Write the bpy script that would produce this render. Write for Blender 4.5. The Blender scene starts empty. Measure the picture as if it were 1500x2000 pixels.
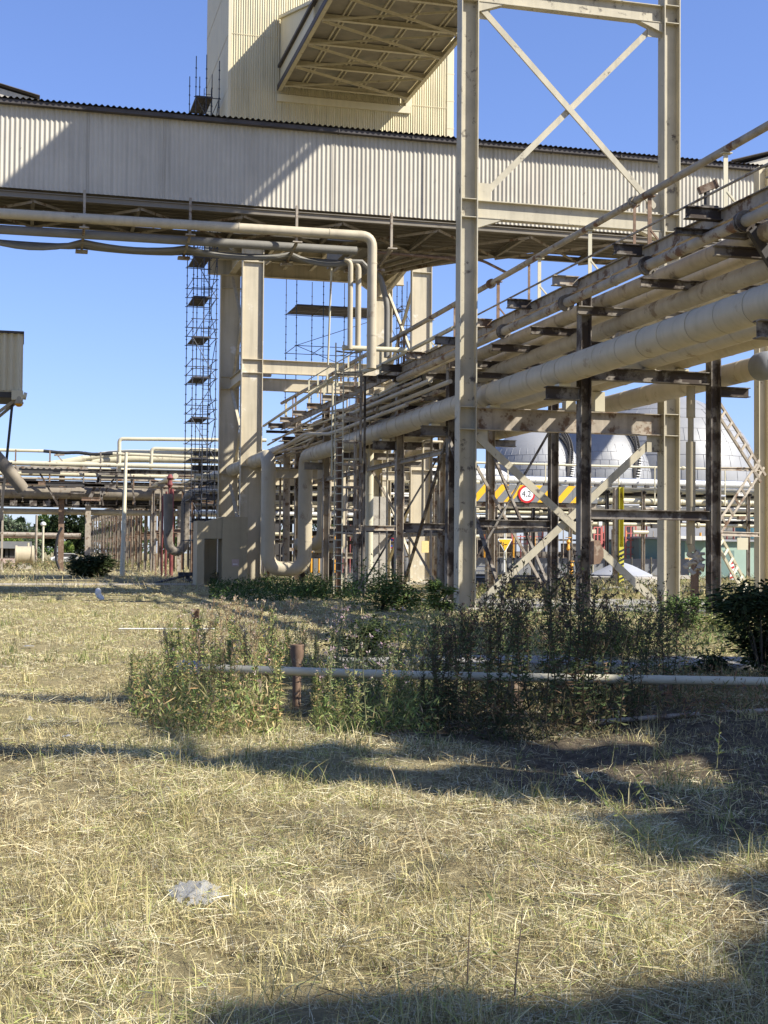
import bpy, bmesh, math, random
import numpy as np
from mathutils import Vector, Matrix
S = bpy.context.scene
COL = S.collection
R = math.radians
random.seed(5)
# ---------------------------------------------------------------- camera
FPX, CX, CY, EYE = 2660., 750., 1000., 1.6
_y, _p, _r = R(14.9), math.atan(83/2660.), 0.008
CF = np.array([math.sin(_y)*math.cos(_p), math.cos(_y)*math.cos(_p), math.sin(_p)])
_r0 = np.array([math.cos(_y), -math.sin(_y), 0.]); _u0 = np.cross(_r0, CF)
CR = math.cos(_r)*_r0 + math.sin(_r)*_u0; CU = np.cross(CR, CF)
cam_d = bpy.data.cameras.new('camera'); cam = bpy.data.objects.new('camera', cam_d); COL.objects.link(cam)
cam_d.sensor_fit = 'HORIZONTAL'; cam_d.sensor_width = 36.; cam_d.lens = FPX/1500*36
cam_d.clip_start = .1; cam_d.clip_end = 6000
cam.matrix_world = Matrix(((CR[0], CU[0], -CF[0], 0), (CR[1], CU[1], -CF[1], 0), (CR[2], CU[2], -CF[2], EYE), (0, 0, 0, 1)))
S.camera = cam
# ---------------------------------------------------------------- light
SUN_AZ, SUN_EL = 55., 40.3          # azimuth from -Y towards +X
SD = Vector((math.sin(R(SUN_AZ))*math.cos(R(SUN_EL)), -math.cos(R(SUN_AZ))*math.cos(R(SUN_EL)), math.sin(R(SUN_EL))))
w = bpy.data.worlds.new('World'); S.world = w; w.use_nodes = True
nt = w.node_tree; nt.nodes.clear()
sky = nt.nodes.new('ShaderNodeTexSky'); sky.sky_type = 'NISHITA'; sky.sun_disc = False
sky.sun_elevation = R(SUN_EL); sky.sun_rotation = math.atan2(SD.x, SD.y); sky.altitude = 50; sky.air_density = 1.0; sky.dust_density = .35; sky.ozone_density = 3.2
bg = nt.nodes.new('ShaderNodeBackground'); bg.inputs['Strength'].default_value = .096
out = nt.nodes.new('ShaderNodeOutputWorld'); gm = nt.nodes.new('ShaderNodeGamma'); gm.inputs[1].default_value = .85; tn = nt.nodes.new('ShaderNodeMix'); tn.data_type = 'RGBA'; tn.blend_type = 'MULTIPLY'; tn.inputs[0].default_value = 1; tn.inputs[7].default_value = (.95, 1.04, 1.48, 1)
nt.links.new(sky.outputs[0], gm.inputs[0]); nt.links.new(gm.outputs[0], tn.inputs[6]); nt.links.new(tn.outputs[2], bg.inputs[0]); nt.links.new(bg.outputs[0], out.inputs[0])
sl = bpy.data.lights.new('sun', 'SUN'); sl.energy = 5.0; sl.angle = R(.53); sl.color = (1, .95, .86)
so = bpy.data.objects.new('sun', sl); COL.objects.link(so); so.rotation_euler = SD.to_track_quat('Z', 'Y').to_euler()
S.view_settings.view_transform = 'Standard'; S.view_settings.look = 'None'; S.view_settings.exposure = 0.88; S.view_settings.gamma = 1
S.cycles.max_bounces = 8; S.cycles.transparent_max_bounces = 12
try: S.cycles.use_denoising = True
except Exception: pass
# ---------------------------------------------------------------- helpers
def P(x, y, X=None, Y=None, Z=None):
    """a point of the place: where the sight line of photo pixel x, y meets a known plane of the site"""
    d = CF + CR*(x-CX)/FPX + CU*(CY-y)/FPX
    k = X/d[0] if X is not None else Y/d[1] if Y is not None else (Z-EYE)/d[2]
    return Vector((d[0]*k, d[1]*k, EYE+d[2]*k))
_VT = {}
def vnoise(x, y, s, seed):
    T = _VT.setdefault(seed, np.random.RandomState(seed).rand(64, 64)) if seed not in _VT else _VT[seed]; x = np.asarray(x)*s; y = np.asarray(y)*s; xi = np.floor(x).astype(int); yi = np.floor(y).astype(int); fx = x-xi; fy = y-yi; fx = fx*fx*(3-2*fx); fy = fy*fy*(3-2*fy)
    g = lambda a, c: T[a % 64, c % 64]
    return (g(xi, yi)*(1-fx)+g(xi+1, yi)*fx)*(1-fy)+(g(xi, yi+1)*(1-fx)+g(xi+1, yi+1)*fx)*fy
def gz(x, y):
    """height of the ground: gentle swells with tussocks"""
    f = 1/(1+(np.hypot(x, y)/60)**2); n = 1/(1+(np.hypot(x, y)/26)**4)
    return f*(.035*np.sin(x*1.1+.6*y)+.03*np.sin(.7*x-1.3*y+1)+.02*np.sin(2.6*x+1.9*y))+n*(.085*(vnoise(x, y, 2.1, 50)-.5)+.06*(vnoise(x, y, 4.7, 51)-.5))
class MB:
    def __init__(s): s.v = []; s.f = []
    def add(s, vs, fs):
        b = len(s.v); s.v += [tuple(v) for v in vs]; s.f += [tuple(i+b for i in f) for f in fs]; return s
    def box(s, x0, x1, y0, y1, z0, z1):
        return s.add([(x0,y0,z0),(x1,y0,z0),(x1,y1,z0),(x0,y1,z0),(x0,y0,z1),(x1,y0,z1),(x1,y1,z1),(x0,y1,z1)],
                     [(0,3,2,1),(4,5,6,7),(0,1,5,4),(1,2,6,5),(2,3,7,6),(3,0,4,7)])
    def frame(s, p, q, up):
        p, q = Vector(p), Vector(q); d = (q-p).normalized(); up = Vector(up)
        if abs(d.dot(up)) > .99: up = Vector((0, 1, 0)) if abs(d.y) < .9 else Vector((1, 0, 0))
        a = d.cross(up).normalized(); b = a.cross(d).normalized(); return p, q, a, b
    def bar(s, p, q, w, h, up=(0,0,1), ow=0, oh=0):
        p, q, a, b = s.frame(p, q, up); o = a*ow+b*oh
        c = [a*sx*w/2+b*sy*h/2+o for sx, sy in ((-1,-1),(1,-1),(1,1),(-1,1))]
        return s.add([p+k for k in c]+[q+k for k in c], [(0,1,2,3),(7,6,5,4),(0,4,5,1),(1,5,6,2),(2,6,7,3),(3,7,4,0)])
    def isec(s, p, q, w, h, up=(0,0,1), tf=.025, tw=.018):
        """I section: flanges of width w on the +-up sides, depth h along up"""
        s.bar(p, q, w, tf, up, 0, h/2-tf/2); s.bar(p, q, w, tf, up, 0, -h/2+tf/2); return s.bar(p, q, tw, h-2*tf, up)
    def chan(s, p, q, w, h, up=(0,0,1), t=.018, side=1):
        s.bar(p, q, w, t, up, 0, h/2-t/2); s.bar(p, q, w, t, up, 0, -h/2+t/2); return s.bar(p, q, t, h-2*t, up, side*(w/2-t/2))
    def angle(s, p, q, a=.1, t=.012, up=(0,0,1)):
        s.bar(p, q, a, t, up); return s.bar(p, q, t, a-t, up, a/2-t/2, -a/2)
    def tube(s, pts, r, n=12, caps=True):
        pts = [Vector(p) for p in pts]; m = len(pts); base = len(s.v); rr = r if isinstance(r, (list, tuple)) else [r]*m
        a = None
        for i, p in enumerate(pts):
            d = ((pts[min(i+1, m-1)]-p).normalized() if i < m-1 else Vector((0,0,0))) + ((p-pts[i-1]).normalized() if i else Vector((0,0,0)))
            d.normalize()
            if a is None:
                u = Vector((0,0,1)) if abs(d.z) < .9 else Vector((1,0,0)); a = d.cross(u).normalized()
            else:
                a = (a-d*a.dot(d)).normalized()
            b = d.cross(a)
            for k in range(n):
                t = 2*math.pi*k/n; s.v.append(tuple(p+(a*math.cos(t)+b*math.sin(t))*rr[i]))
        for i in range(m-1):
            for k in range(n):
                s.f.append((base+i*n+k, base+i*n+(k+1)%n, base+(i+1)*n+(k+1)%n, base+(i+1)*n+k))
        if caps:
            s.f.append(tuple(base+k for k in range(n))[::-1]); s.f.append(tuple(base+(m-1)*n+k for k in range(n)))
        return s
    def prism(s, poly, axis, a0, a1):
        """poly of 2-D points extruded along axis 'x' (poly y,z), 'y' (x,z) or 'z' (x,y)"""
        mk = {'x': lambda u, v, a: (a, u, v), 'y': lambda u, v, a: (u, a, v), 'z': lambda u, v, a: (u, v, a)}[axis]
        n = len(poly); vs = [mk(u, v, a0) for u, v in poly]+[mk(u, v, a1) for u, v in poly]
        return s.add(vs, [tuple(range(n))[::-1], tuple(range(n, 2*n))]+[(i, (i+1) % n, n+(i+1) % n, n+i) for i in range(n)])
    def corr(s, p, u, length, hv, pitch, amp, nrm, n=6):
        """corrugated sheet: ribs along hv, wave along u"""
        p, u, hv, nrm = Vector(p), Vector(u), Vector(hv), Vector(nrm); m = int(length/pitch*n); base = len(s.v)
        for i in range(m+1):
            q = p+u*(length*i/m)+nrm*(amp*math.sin(2*math.pi*i/n)); s.v.append(tuple(q)); s.v.append(tuple(q+hv))
        for i in range(m): s.f.append((base+2*i, base+2*i+2, base+2*i+3, base+2*i+1))
        return s
    def lathe(s, c, prof, n=24, axis='z'):
        c = Vector(c); base = len(s.v); m = len(prof)
        for r, h in prof:
            for k in range(n):
                t = 2*math.pi*k/n; o = (r*math.cos(t), r*math.sin(t), h)
                if axis == 'x': o = (h, o[0], o[1])
                if axis == 'y': o = (o[0], h, o[1])
                s.v.append(tuple(c+Vector(o)))
        for i in range(m-1):
            for k in range(n): s.f.append((base+i*n+k, base+i*n+(k+1)%n, base+(i+1)*n+(k+1)%n, base+(i+1)*n+k))
        s.f.append(tuple(base+k for k in range(n))[::-1]); s.f.append(tuple(base+(m-1)*n+k for k in range(n)))
        return s
    def build(s, name, m, parent=None, label=None, loc=None, cols=None):
        o0 = Vector(loc) if loc is not None else (parent['_o'] if parent is not None and '_o' in parent else None)
        off = Vector(o0) if o0 is not None else Vector((0,0,0))
        me = bpy.data.meshes.new(name); me.from_pydata([(v[0]-off.x, v[1]-off.y, v[2]-off.z) for v in s.v], [], s.f)
        me.polygons.foreach_set('use_smooth', [True]*len(me.polygons)); me.set_sharp_from_angle(angle=R(34))
        me.materials.append(m)
        if cols is not None:
            ca = me.color_attributes.new('Col', 'FLOAT_COLOR', 'POINT'); ca.data.foreach_set('color', np.asarray(cols, np.float32).ravel())
        o = bpy.data.objects.new(name, me); COL.objects.link(o)
        if parent is not None: o.parent = parent
        elif loc is not None: o.location = off
        if label: o['label'] = label
        return o
def tag(o, label, cat, group=None, kind=None):
    if label: o['label'] = label
    if cat: o['category'] = cat
    if group: o['group'] = group
    if kind: o['kind'] = kind
    return o
ORIG = {}
class Thing:
    """an Empty at the base of a thing; its parts are built in site coordinates and stored relative to it"""
    def __init__(s, name, label, cat, loc, group=None):
        s.o = bpy.data.objects.new(name, None); COL.objects.link(s.o); s.o.location = loc; s.o.empty_display_size = .3
        tag(s.o, label, cat, group); s.loc = Vector(loc)
    def part(s, mb, name, m, label=None, parent=None, cols=None):
        o = mb.build(name, m, None, label, None, cols); me = o.data
        me.transform(Matrix.Translation(-s.loc)); o.parent = parent or s.o; return o
def solo(mb, name, m, label, cat, loc, group=None, kind=None, cols=None):
    return tag(mb.build(name, m, None, None, loc, cols), label, cat, group, kind)
# ---------------------------------------------------------------- materials
def mat(name, col, rough=.62, var=.14, scale=2.2, rust=0., rcol=(.13,.075,.045), rscale=1.4, streak=0., metal=0., bump=.0, spec=.35):
    m = bpy.data.materials.new(name); m.use_nodes = True; n = m.node_tree.nodes; l = m.node_tree.links
    b = n['Principled BSDF']; b.inputs['Roughness'].default_value = rough; b.inputs['Metallic'].default_value = metal
    b.inputs['Specular IOR Level'].default_value = spec
    tc = n.new('ShaderNodeTexCoord'); geo = n.new('ShaderNodeNewGeometry')
    n1 = n.new('ShaderNodeTexNoise'); n1.inputs['Scale'].default_value = scale; n1.inputs['Detail'].default_value = 6; n1.inputs['Roughness'].default_value = .62
    l.new(geo.outputs['Position'], n1.inputs['Vector'])
    mr = n.new('ShaderNodeMapRange'); mr.inputs[1].default_value = .3; mr.inputs[2].default_value = .7; mr.inputs[3].default_value = 1-var; mr.inputs[4].default_value = 1+var*.7
    l.new(n1.outputs['Fac'], mr.inputs[0])
    mx = n.new('ShaderNodeVectorMath'); mx.operation = 'SCALE'; mx.inputs[0].default_value = col; l.new(mr.outputs[0], mx.inputs['Scale'])
    cur = mx.outputs[0]
    if streak:
        mp = n.new('ShaderNodeMapping'); mp.inputs['Scale'].default_value = (5, 5, .25); l.new(geo.outputs['Position'], mp.inputs[0])
        n3 = n.new('ShaderNodeTexNoise'); n3.inputs['Scale'].default_value = 1.; n3.inputs['Detail'].default_value = 5; l.new(mp.outputs[0], n3.inputs['Vector'])
        m3 = n.new('ShaderNodeMapRange'); m3.inputs[1].default_value = .48; m3.inputs[2].default_value = .75; m3.inputs[3].default_value = 1; m3.inputs[4].default_value = 1-streak
        l.new(n3.outputs['Fac'], m3.inputs[0])
        v3 = n.new('ShaderNodeVectorMath'); v3.operation = 'SCALE'; l.new(cur, v3.inputs[0]); l.new(m3.outputs[0], v3.inputs['Scale']); cur = v3.outputs[0]
    if rust:
        n2 = n.new('ShaderNodeTexNoise'); n2.inputs['Scale'].default_value = rscale; n2.inputs['Detail'].default_value = 9; n2.inputs['Roughness'].default_value = .68
        mp2 = n.new('ShaderNodeMapping'); mp2.inputs['Location'].default_value = (7, 3, 11); l.new(geo.outputs['Position'], mp2.inputs[0]); l.new(mp2.outputs[0], n2.inputs['Vector'])
        m2 = n.new('ShaderNodeMapRange'); m2.inputs[1].default_value = .62-rust*.3; m2.inputs[2].default_value = .69-rust*.3; l.new(n2.outputs['Fac'], m2.inputs[0])
        mi = n.new('ShaderNodeMix'); mi.data_type = 'RGBA'; l.new(m2.outputs[0], mi.inputs[0]); l.new(cur, mi.inputs[6]); mi.inputs[7].default_value = (*rcol, 1); cur = mi.outputs[2]
        rr = n.new('ShaderNodeMapRange'); rr.inputs[3].default_value = rough; rr.inputs[4].default_value = .9; l.new(m2.outputs[0], rr.inputs[0]); l.new(rr.outputs[0], b.inputs['Roughness'])
    l.new(cur, b.inputs['Base Color'])
    if bump:
        bp = n.new('ShaderNodeBump'); bp.inputs['Strength'].default_value = bump; bp.inputs['Distance'].default_value = .02; l.new(n1.outputs['Fac'], bp.inputs['Height']); l.new(bp.outputs[0], b.inputs['Normal'])
    return m
def leafmat(name, trans=.25, rough=.7):
    m = bpy.data.materials.new(name); m.use_nodes = True; n = m.node_tree.nodes; l = m.node_tree.links
    b = n['Principled BSDF']; b.inputs['Roughness'].default_value = rough; b.inputs['Specular IOR Level'].default_value = .15
    at = n.new('ShaderNodeAttribute'); at.attribute_name = 'Col'; l.new(at.outputs['Color'], b.inputs['Base Color'])
    tr = n.new('ShaderNodeBsdfTranslucent'); l.new(at.outputs['Color'], tr.inputs['Color'])
    mx = n.new('ShaderNodeMixShader'); mx.inputs[0].default_value = trans
    l.new(b.outputs[0], mx.inputs[1]); l.new(tr.outputs[0], mx.inputs[2]); l.new(mx.outputs[0], n['Material Output'].inputs[0])
    return m
M_paint = mat('cream steel paint', (0.510,0.450,0.308), .55, .10, 1.6, rust=.02, rcol=(.2,.15,.1), rscale=3.5, streak=.14)
M_port = mat('pale steel paint', (0.449,0.405,0.295), .55, .14, 1.6, rust=.07, rcol=(.12,.105,.09), rscale=2.6, streak=.18)
M_leg = mat('peeling cream paint', (.52,.455,.325), .6, .08, 1.2, rust=.12, rcol=(.66,.62,.53), rscale=.9, streak=.24)
M_clad = mat('corrugated cladding paint', (.475,.44,.36), .5, .10, .6, streak=.2)
M_towclad = mat('tower cladding paint', (0.592,0.525,0.343), .55, .1, .5, streak=.22)
M_flat = mat('flat flashing paint', (0.612,0.550,0.378), .55, .07, .5, streak=.1)
M_roof = mat('dark bitumen roof sheet', (.07,.062,.06), .7, .25, 2)
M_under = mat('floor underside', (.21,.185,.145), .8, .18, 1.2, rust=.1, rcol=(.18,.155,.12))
M_deckp = mat('conveyor floor panel', (.25,.22,.165), .7, .22, .9, rust=.16, rcol=(.19,.185,.15), rscale=.7)
M_rack = mat('weathered dark rack steel', (.225,.20,.165), .8, .3, 2.5, rust=.52, rcol=(.062,.048,.038), rscale=1.3, streak=.3)
M_rack2 = mat('rusted pale rack steel', (.36,.31,.24), .75, .25, 2.2, rust=.30, rcol=(.15,.095,.06), rscale=2.2, streak=.25)
M_pipe = mat('beige pipe insulation sheet', (.46,.40,.285), .5, .1, 1.2, rust=.05, rcol=(.30,.24,.17), rscale=1.3, streak=.14)
M_pipe2 = mat('grimy olive and shade pipe paint', (.34,.30,.225), .55, .18, 1.5, rust=.14, rcol=(.20,.16,.11), streak=.2)
M_rustpipe = mat('rust stained pipe', (.36,.31,.23), .65, .25, 2.0, rust=.30, rcol=(.17,.095,.055), rscale=1.6)
M_pale = mat('pale cream pipe paint', (0.530,0.485,0.343), .5, .1, 1.0, rust=.04, rcol=(.3,.25,.18))
M_white = mat('white pipe sheet', (.72,.71,.66), .45, .08, .8, rust=.05, rcol=(.4,.36,.3))
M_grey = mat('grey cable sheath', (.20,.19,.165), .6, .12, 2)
M_scaf = mat('scaffold tube', (.055,.06,.075), .5, .25, 3, metal=.3)
M_board = mat('scaffold board', (.085,.075,.07), .85, .3, 3)
M_conc = mat('concrete', (.42,.39,.33), .85, .15, 2.5, rust=.12, rcol=(.26,.23,.19), bump=.2)
M_block = mat('painted concrete frame', (0.408,0.345,0.224), .8, .1, 1.2, streak=.15)
M_rust = mat('rusty iron', (.20,.13,.085), .85, .35, 5, rust=.2, rcol=(.32,.25,.18), rscale=4)
M_red = mat('red oxide paint', (.21,.055,.05), .65, .25, 2, rust=.1)
M_orange = mat('orange valve paint', (.75,.36,.04), .5, .15, 3)
M_fence = mat('dull grey fence sheet', (.20,.205,.21), .7, .15, 2)
M_yellow = mat('yellow post paint', (.50,.45,.055), .5, .12, 2, rust=.06)
M_yel2 = mat('amber sign paint', (.85,.46,.02), .45, .06, 2)
M_pyel = mat('pale yellow plate paint', (.70,.56,.25), .6, .1, 6)
M_stripe = mat('dark grey stripe paint', (.19,.195,.195), .5, .1, 2)
M_shadepipe = mat('shade darkened grimy pipe', (.24,.205,.155), .65, .2, 1.5, rust=.12, rcol=(.14,.10,.07), streak=.2)  # base colour darkened to stand in for shade from structures above
M_black = mat('black rubber', (.02,.02,.022), .6, .1, 2)
M_dark = mat('dark steel', (.06,.055,.05), .7, .2, 2)
M_seam = mat('dome sheet seam', (.27,.27,.275), .5, .1, 2)
M_dome = mat('dome sheet aluminium', (.30,.30,.295), .45, .08, .35, metal=.15, streak=.06)
M_green = mat('mint painted wall', (.33,.44,.36), .7, .08, 1)
M_blue = mat('blue grey sheet', (.10,.24,.27), .6, .1, 1)
M_bluegrey = mat('weathered grey cover', (.33,.34,.36), .7, .1, 1)
M_signw = mat('sign white', (.78,.78,.76), .4, .03, 2)
M_signr = mat('sign red', (.55,.03,.03), .4, .05, 2)
M_signb = mat('sign blue', (.04,.10,.45), .4, .05, 2)
M_amber = mat('amber lamp glass', (.75,.33,.02), .15, .05, 2)
M_brick = mat('patched pale masonry', (.55,.42,.37), .85, .3, .9, rust=.2, rcol=(.3,.16,.12))
M_plastic = mat('white plastic film', (.42,.42,.405), .3, .08, 8)
_n = M_plastic.node_tree.nodes; _l = M_plastic.node_tree.links; _t = _n.new('ShaderNodeBsdfTransparent'); _x = _n.new('ShaderNodeMixShader'); _x.inputs[0].default_value = .42
_l.new(_n['Principled BSDF'].outputs[0], _x.inputs[1]); _l.new(_t.outputs[0], _x.inputs[2]); _l.new(_x.outputs[0], _n['Material Output'].inputs[0])
M_leaf = leafmat('leaf'); M_grass = leafmat('dry grass blade', .18); M_bark = mat('bark', (.10,.085,.065), .9, .3, 4)
# ================================================================ big structures
# ---- horizontal conveyor gallery
def gallery():
    g = Thing('conveyor_gallery', 'long level gallery clad in corrugated cream sheet with a dark roof edge', 'conveyor gallery', (17, 47, 13.3))
    x0, x1 = -8, 44
    m = MB().corr((x0, 45, 13.27), (1,0,0), x1-x0, (0,0,2.68), .155, .018, (0,-1,0), 8)
    for x in (1.9, 4.35, 10.1, 15.9, 21.7, 27.5): m.box(x-.012, x+.012, 44.968, 44.974, 13.27, 15.95)
    rr = random.Random(4)
    for x in np.arange(x0+.4, x1, .93):
        for z in (13.5, 14.6, 15.7):
            if rr.random() < .8: xx = x+rr.uniform(-.04, .04); zz = z+rr.uniform(-.03, .03); m.box(xx-.013, xx+.013, 44.965, 44.972, zz-.013, zz+.013)
    for x in (-3.1, 7.4, 13.3, 24.2): m.box(x-.02, x+.005, 44.966, 44.973, 13.24, 15.95)
    g.part(m, 'wall_cladding', M_clad)
    g.part(MB().box(x0, x1, 45.06, 48.95, 13.42, 15.98), 'wall', M_flat)
    m = MB().box(x0, x1, 44.74, 44.96, 15.93, 16.06)
    for i in range(20): m.box(x0+i*2.6, x0+i*2.6+.05, 44.72, 44.97, 15.92, 16.07)
    g.part(m, 'gutter', M_roof)
    m = MB().corr((x0, 44.66, 16.1), (1,0,0), x1-x0, (0,2.35,.3), .19, .032, (0,0,1), 6)
    m.corr((x0, 47.0, 16.4), (1,0,0), x1-x0, (0,2.3,-.3), .19, .032, (0,0,1), 6)
    g.part(m, 'roof', M_roof)
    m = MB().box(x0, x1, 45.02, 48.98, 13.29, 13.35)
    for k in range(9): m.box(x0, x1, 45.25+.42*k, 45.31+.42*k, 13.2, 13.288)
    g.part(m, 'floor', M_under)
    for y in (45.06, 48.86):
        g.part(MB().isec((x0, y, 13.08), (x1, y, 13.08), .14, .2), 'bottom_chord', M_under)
    k = 0
    xs = [x0+1.35+3.42*i for i in range(15)]
    for i, x in enumerate(xs):
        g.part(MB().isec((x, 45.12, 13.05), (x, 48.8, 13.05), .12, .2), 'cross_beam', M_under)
        if i < len(xs)-1:
            g.part(MB().angle((x, 45.15, 12.96), (xs[i+1], 48.8, 12.96), .09), 'diagonal_brace', M_rack2)
            g.part(MB().angle((x, 48.8, 12.93), (xs[i+1], 45.15, 12.93), .09), 'diagonal_brace', M_rack2)
    for x in (-1.6, 1.8, 5.21, 8.78, 12.08):
        m = MB().chan((x, 44.72, 13.3), (x, 44.72, 12.02), .08, .1, (0,1,0)).chan((x, 44.72, 12.03), (x, 46.6, 11.75), .08, .1)
        m.box(x-.16, x+.16, 44.5, 44.66, 12.02, 12.06).box(x-.2, x+.2, 46.3, 46.6, 11.62, 11.7)
        g.part(m, 'pipe_hanger', M_rack2)
    # lobby towards the tower
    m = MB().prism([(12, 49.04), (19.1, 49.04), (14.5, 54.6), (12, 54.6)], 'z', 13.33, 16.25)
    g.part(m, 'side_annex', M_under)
    m = MB()
    for k in range(6): m.bar((12.3+1.05*k, 49.1, 13.26), (12.3+.42*k, 54.4, 13.26), .1, .12)
    g.part(m, 'annex_joists', M_rack2)
gallery()
# far gable roofs showing above the gallery
t = Thing('distant_gable_roof', 'pale corrugated gable roof rising behind the far left gallery eaves', 'roof', (-14, 110, 0))
m = MB(); a, b = P(0, 166, Y=112), P(78, 190, Y=112); z0 = b.z-1.2
m.prism([(a.x-14, z0), (b.x+.4, z0), (b.x, b.z-.25), (a.x, a.z-.25), (a.x-14, a.z+2.5)], 'y', 112, 128); t.part(m, 'gable_wall', M_clad)
m = MB(); d = (a-b); m.corr((b.x, 111.6, b.z), (0,1,0), 17, (d.x*2.2, 0, d.z*2.2), .5, .09, (0,0,1)); t.part(m, 'roof', M_roof)
m = MB().box(a.x-12, a.x-4, 113, 127, 0, z0); t.part(m, 'lower_wall', M_clad)
t = Thing('distant_gable_roof', 'pale corrugated gable roof rising behind the gallery at the far right', 'roof', (60, 100, 0))
a, b = P(1425, 316, Y=100), P(1510, 296, Y=100)
t.part(MB().prism([(a.x+.5, a.z-2.5), (b.x+12, a.z-2.5), (b.x+12, b.z+2), (b.x, b.z-.3), (a.x+.5, a.z-.3)], 'y', 100, 120), 'gable_wall', M_clad)
d = b-a; m = MB().corr((a.x, 99.5, a.z), (0,1,0), 21, (d.x*3, 0, d.z*3), .5, .09, (0,0,1)); t.part(m, 'roof', M_roof)
t.part(MB().bar((a.x+9, 105, 0), (a.x+9, 105, 14), .6, .6), 'leg', M_dark)
# ---- transfer tower
def tower():
    g = Thing('transfer_tower', 'tall cream corrugated tower standing on four thick steel legs', 'tower', (16, 75, 0))
    X0, X1, Y0, Y1, ZB, ZT = 10.05, 22.14, 70., 79., 18.75, 46.
    g.part(MB().box(X0+.06, X1-.06, Y0+.06, Y1-.06, ZB+.05, ZT-.05), 'wall', M_flat)
    m = MB().corr((X0+.12, Y0, ZB), (1,0,0), X1-X0-.24, (0,0,ZT-ZB), .125, .02, (0,-1,0), 6)
    for z in (25.85, 28.72, 31.6): m.box(X0+.12, X1-.12, Y0-.028, Y0-.022, z, z+.03)
    g.part(m, 'front_cladding', M_towclad)
    m = MB().corr((X0, Y0+.1, ZB), (0,1,0), Y1-Y0-.2, (0,0,ZT-ZB), .125, .008, (-1,0,0), 4)
    for z in (25.85, 28.72, 31.6, 34.5, 37.4): m.box(X0-.022, X0-.015, Y0+.1, Y1-.1, z, z+.04)
    g.part(m, 'side_cladding', M_flat)
    m = MB().box(X0-.03, X0+.13, Y0-.035, Y0+.12, ZB, ZT)
    g.part(m, 'corner_trim', M_flat)
    m = MB().box(X1-.16, X1+.22, Y0-.04, Y0+.2, ZB, ZT)
    for k in range(18): m.box(X1-.17, X1+.24, Y0-.05, Y0+.21, ZB+1.5*k, ZB+1.5*k+.05)
    g.part(m, 'corner_trim', M_flat)
    # base platform
    for (p, q, nm) in (((10.2, 71, 18.25), (22, 71, 18.25), 'base_beam'), ((10.2, 78.5, 18.25), (22, 78.5, 18.25), 'base_beam'),
                       ((11.6, 70.2, 18.3), (11.6, 79, 18.3), 'base_beam'), ((20.9, 70.2, 18.3), (20.9, 79, 18.3), 'base_beam')):
        g.part(MB().isec(p, q, .38, .95), nm, M_leg)
    for i in range(5):
        g.part(MB().isec((13.1+1.55*i, 71.2, 18.45), (13.1+1.55*i, 78.3, 18.45), .18, .4), 'floor_joist', M_leg)
    for y in (73, 75, 77): g.part(MB().isec((10.3, y, 18.5), (21.9, y, 18.5), .16, .3), 'floor_joist', M_leg)
    g.part(MB().box(10.1, 22.1, 70.1, 78.9, 18.72, 18.8), 'floor', M_under)
    for p, q in (((10.6, 71.2, 17.7), (9.9, 72.6, 18.9)), ((12.4, 72, 17.2), (13.8, 71.4, 18.3)), ((20.1, 76, 16.6), (20.8, 71.8, 18.1)), ((19.9, 77.8, 17.2), (18.4, 77.8, 18.2)),
                 ((12.5, 77.8, 17.0), (13.8, 77.8, 18.2))):
        g.part(MB().isec(p, q, .2, .25), 'knee_brace', M_leg)
    for x, y, zt in ((11.61, 71, 17.75), (20.9, 71, 17.75), (11.52, 78.5, 17.75), (20.7, 78.5, 17.75)):
        L = Thing.part(g, MB().isec((x, y, .12), (x, y, zt), .36, 1.14, (1,0,0), .04, .03), 'leg', M_leg)
        for z in (11.83, 11.12, .14, 17.0, 6.2):
            g.part(MB().box(x-.53, x+.53, y-.17, y-.02, z-.015, z+.015).box(x-.53, x+.53, y+.02, y+.17, z-.015, z+.015), 'stiffener', M_leg, parent=L)
        g.part(MB().box(x-.8, x+.8, y-.4, y+.4, -.2, .12), 'footing', M_conc, parent=L)
    for y in (71, 78.5):
        g.part(MB().isec((12.2, y, 11.48), (20.32, y, 11.48), .34, .72), 'tie_beam', M_leg)
        g.part(MB().isec((12.2, y, 5.85), (20.32, y, 5.85), .3, .5), 'tie_beam', M_leg)
    for x in (11.6, 20.8):
        g.part(MB().isec((x, 71.2, 11.4), (x, 78.3, 11.4), .3, .6), 'tie_beam', M_leg)
        for za, zb in ((.6, 5.6), (6.1, 11.1), (11.8, 17.6)):
            g.part(MB().isec((x, 71.3, za), (x, 78.2, zb), .14, .16), 'diagonal_brace', M_leg)
            g.part(MB().isec((x+.1, 78.2, za), (x+.1, 71.3, zb), .14, .16), 'diagonal_brace', M_leg)
    g.part(MB().box(12.25, 13.9, 77.9, 78.3, 11.9, 12.55), 'cable_box', M_rack2)
    # opening frame where the inclined conveyor enters
    m = MB().box(12.6, 19.9, 69.86, 69.98, 25.35, 25.72).box(19.62, 19.95, 69.86, 69.98, 25.72, 29.9)
    g.part(m, 'flashing', M_flat)
    g.part(MB().box(20.82, 21.22, 70.30, 70.33, 1.72, 2.35), 'notice_plate', M_pyel)
tower()
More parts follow.
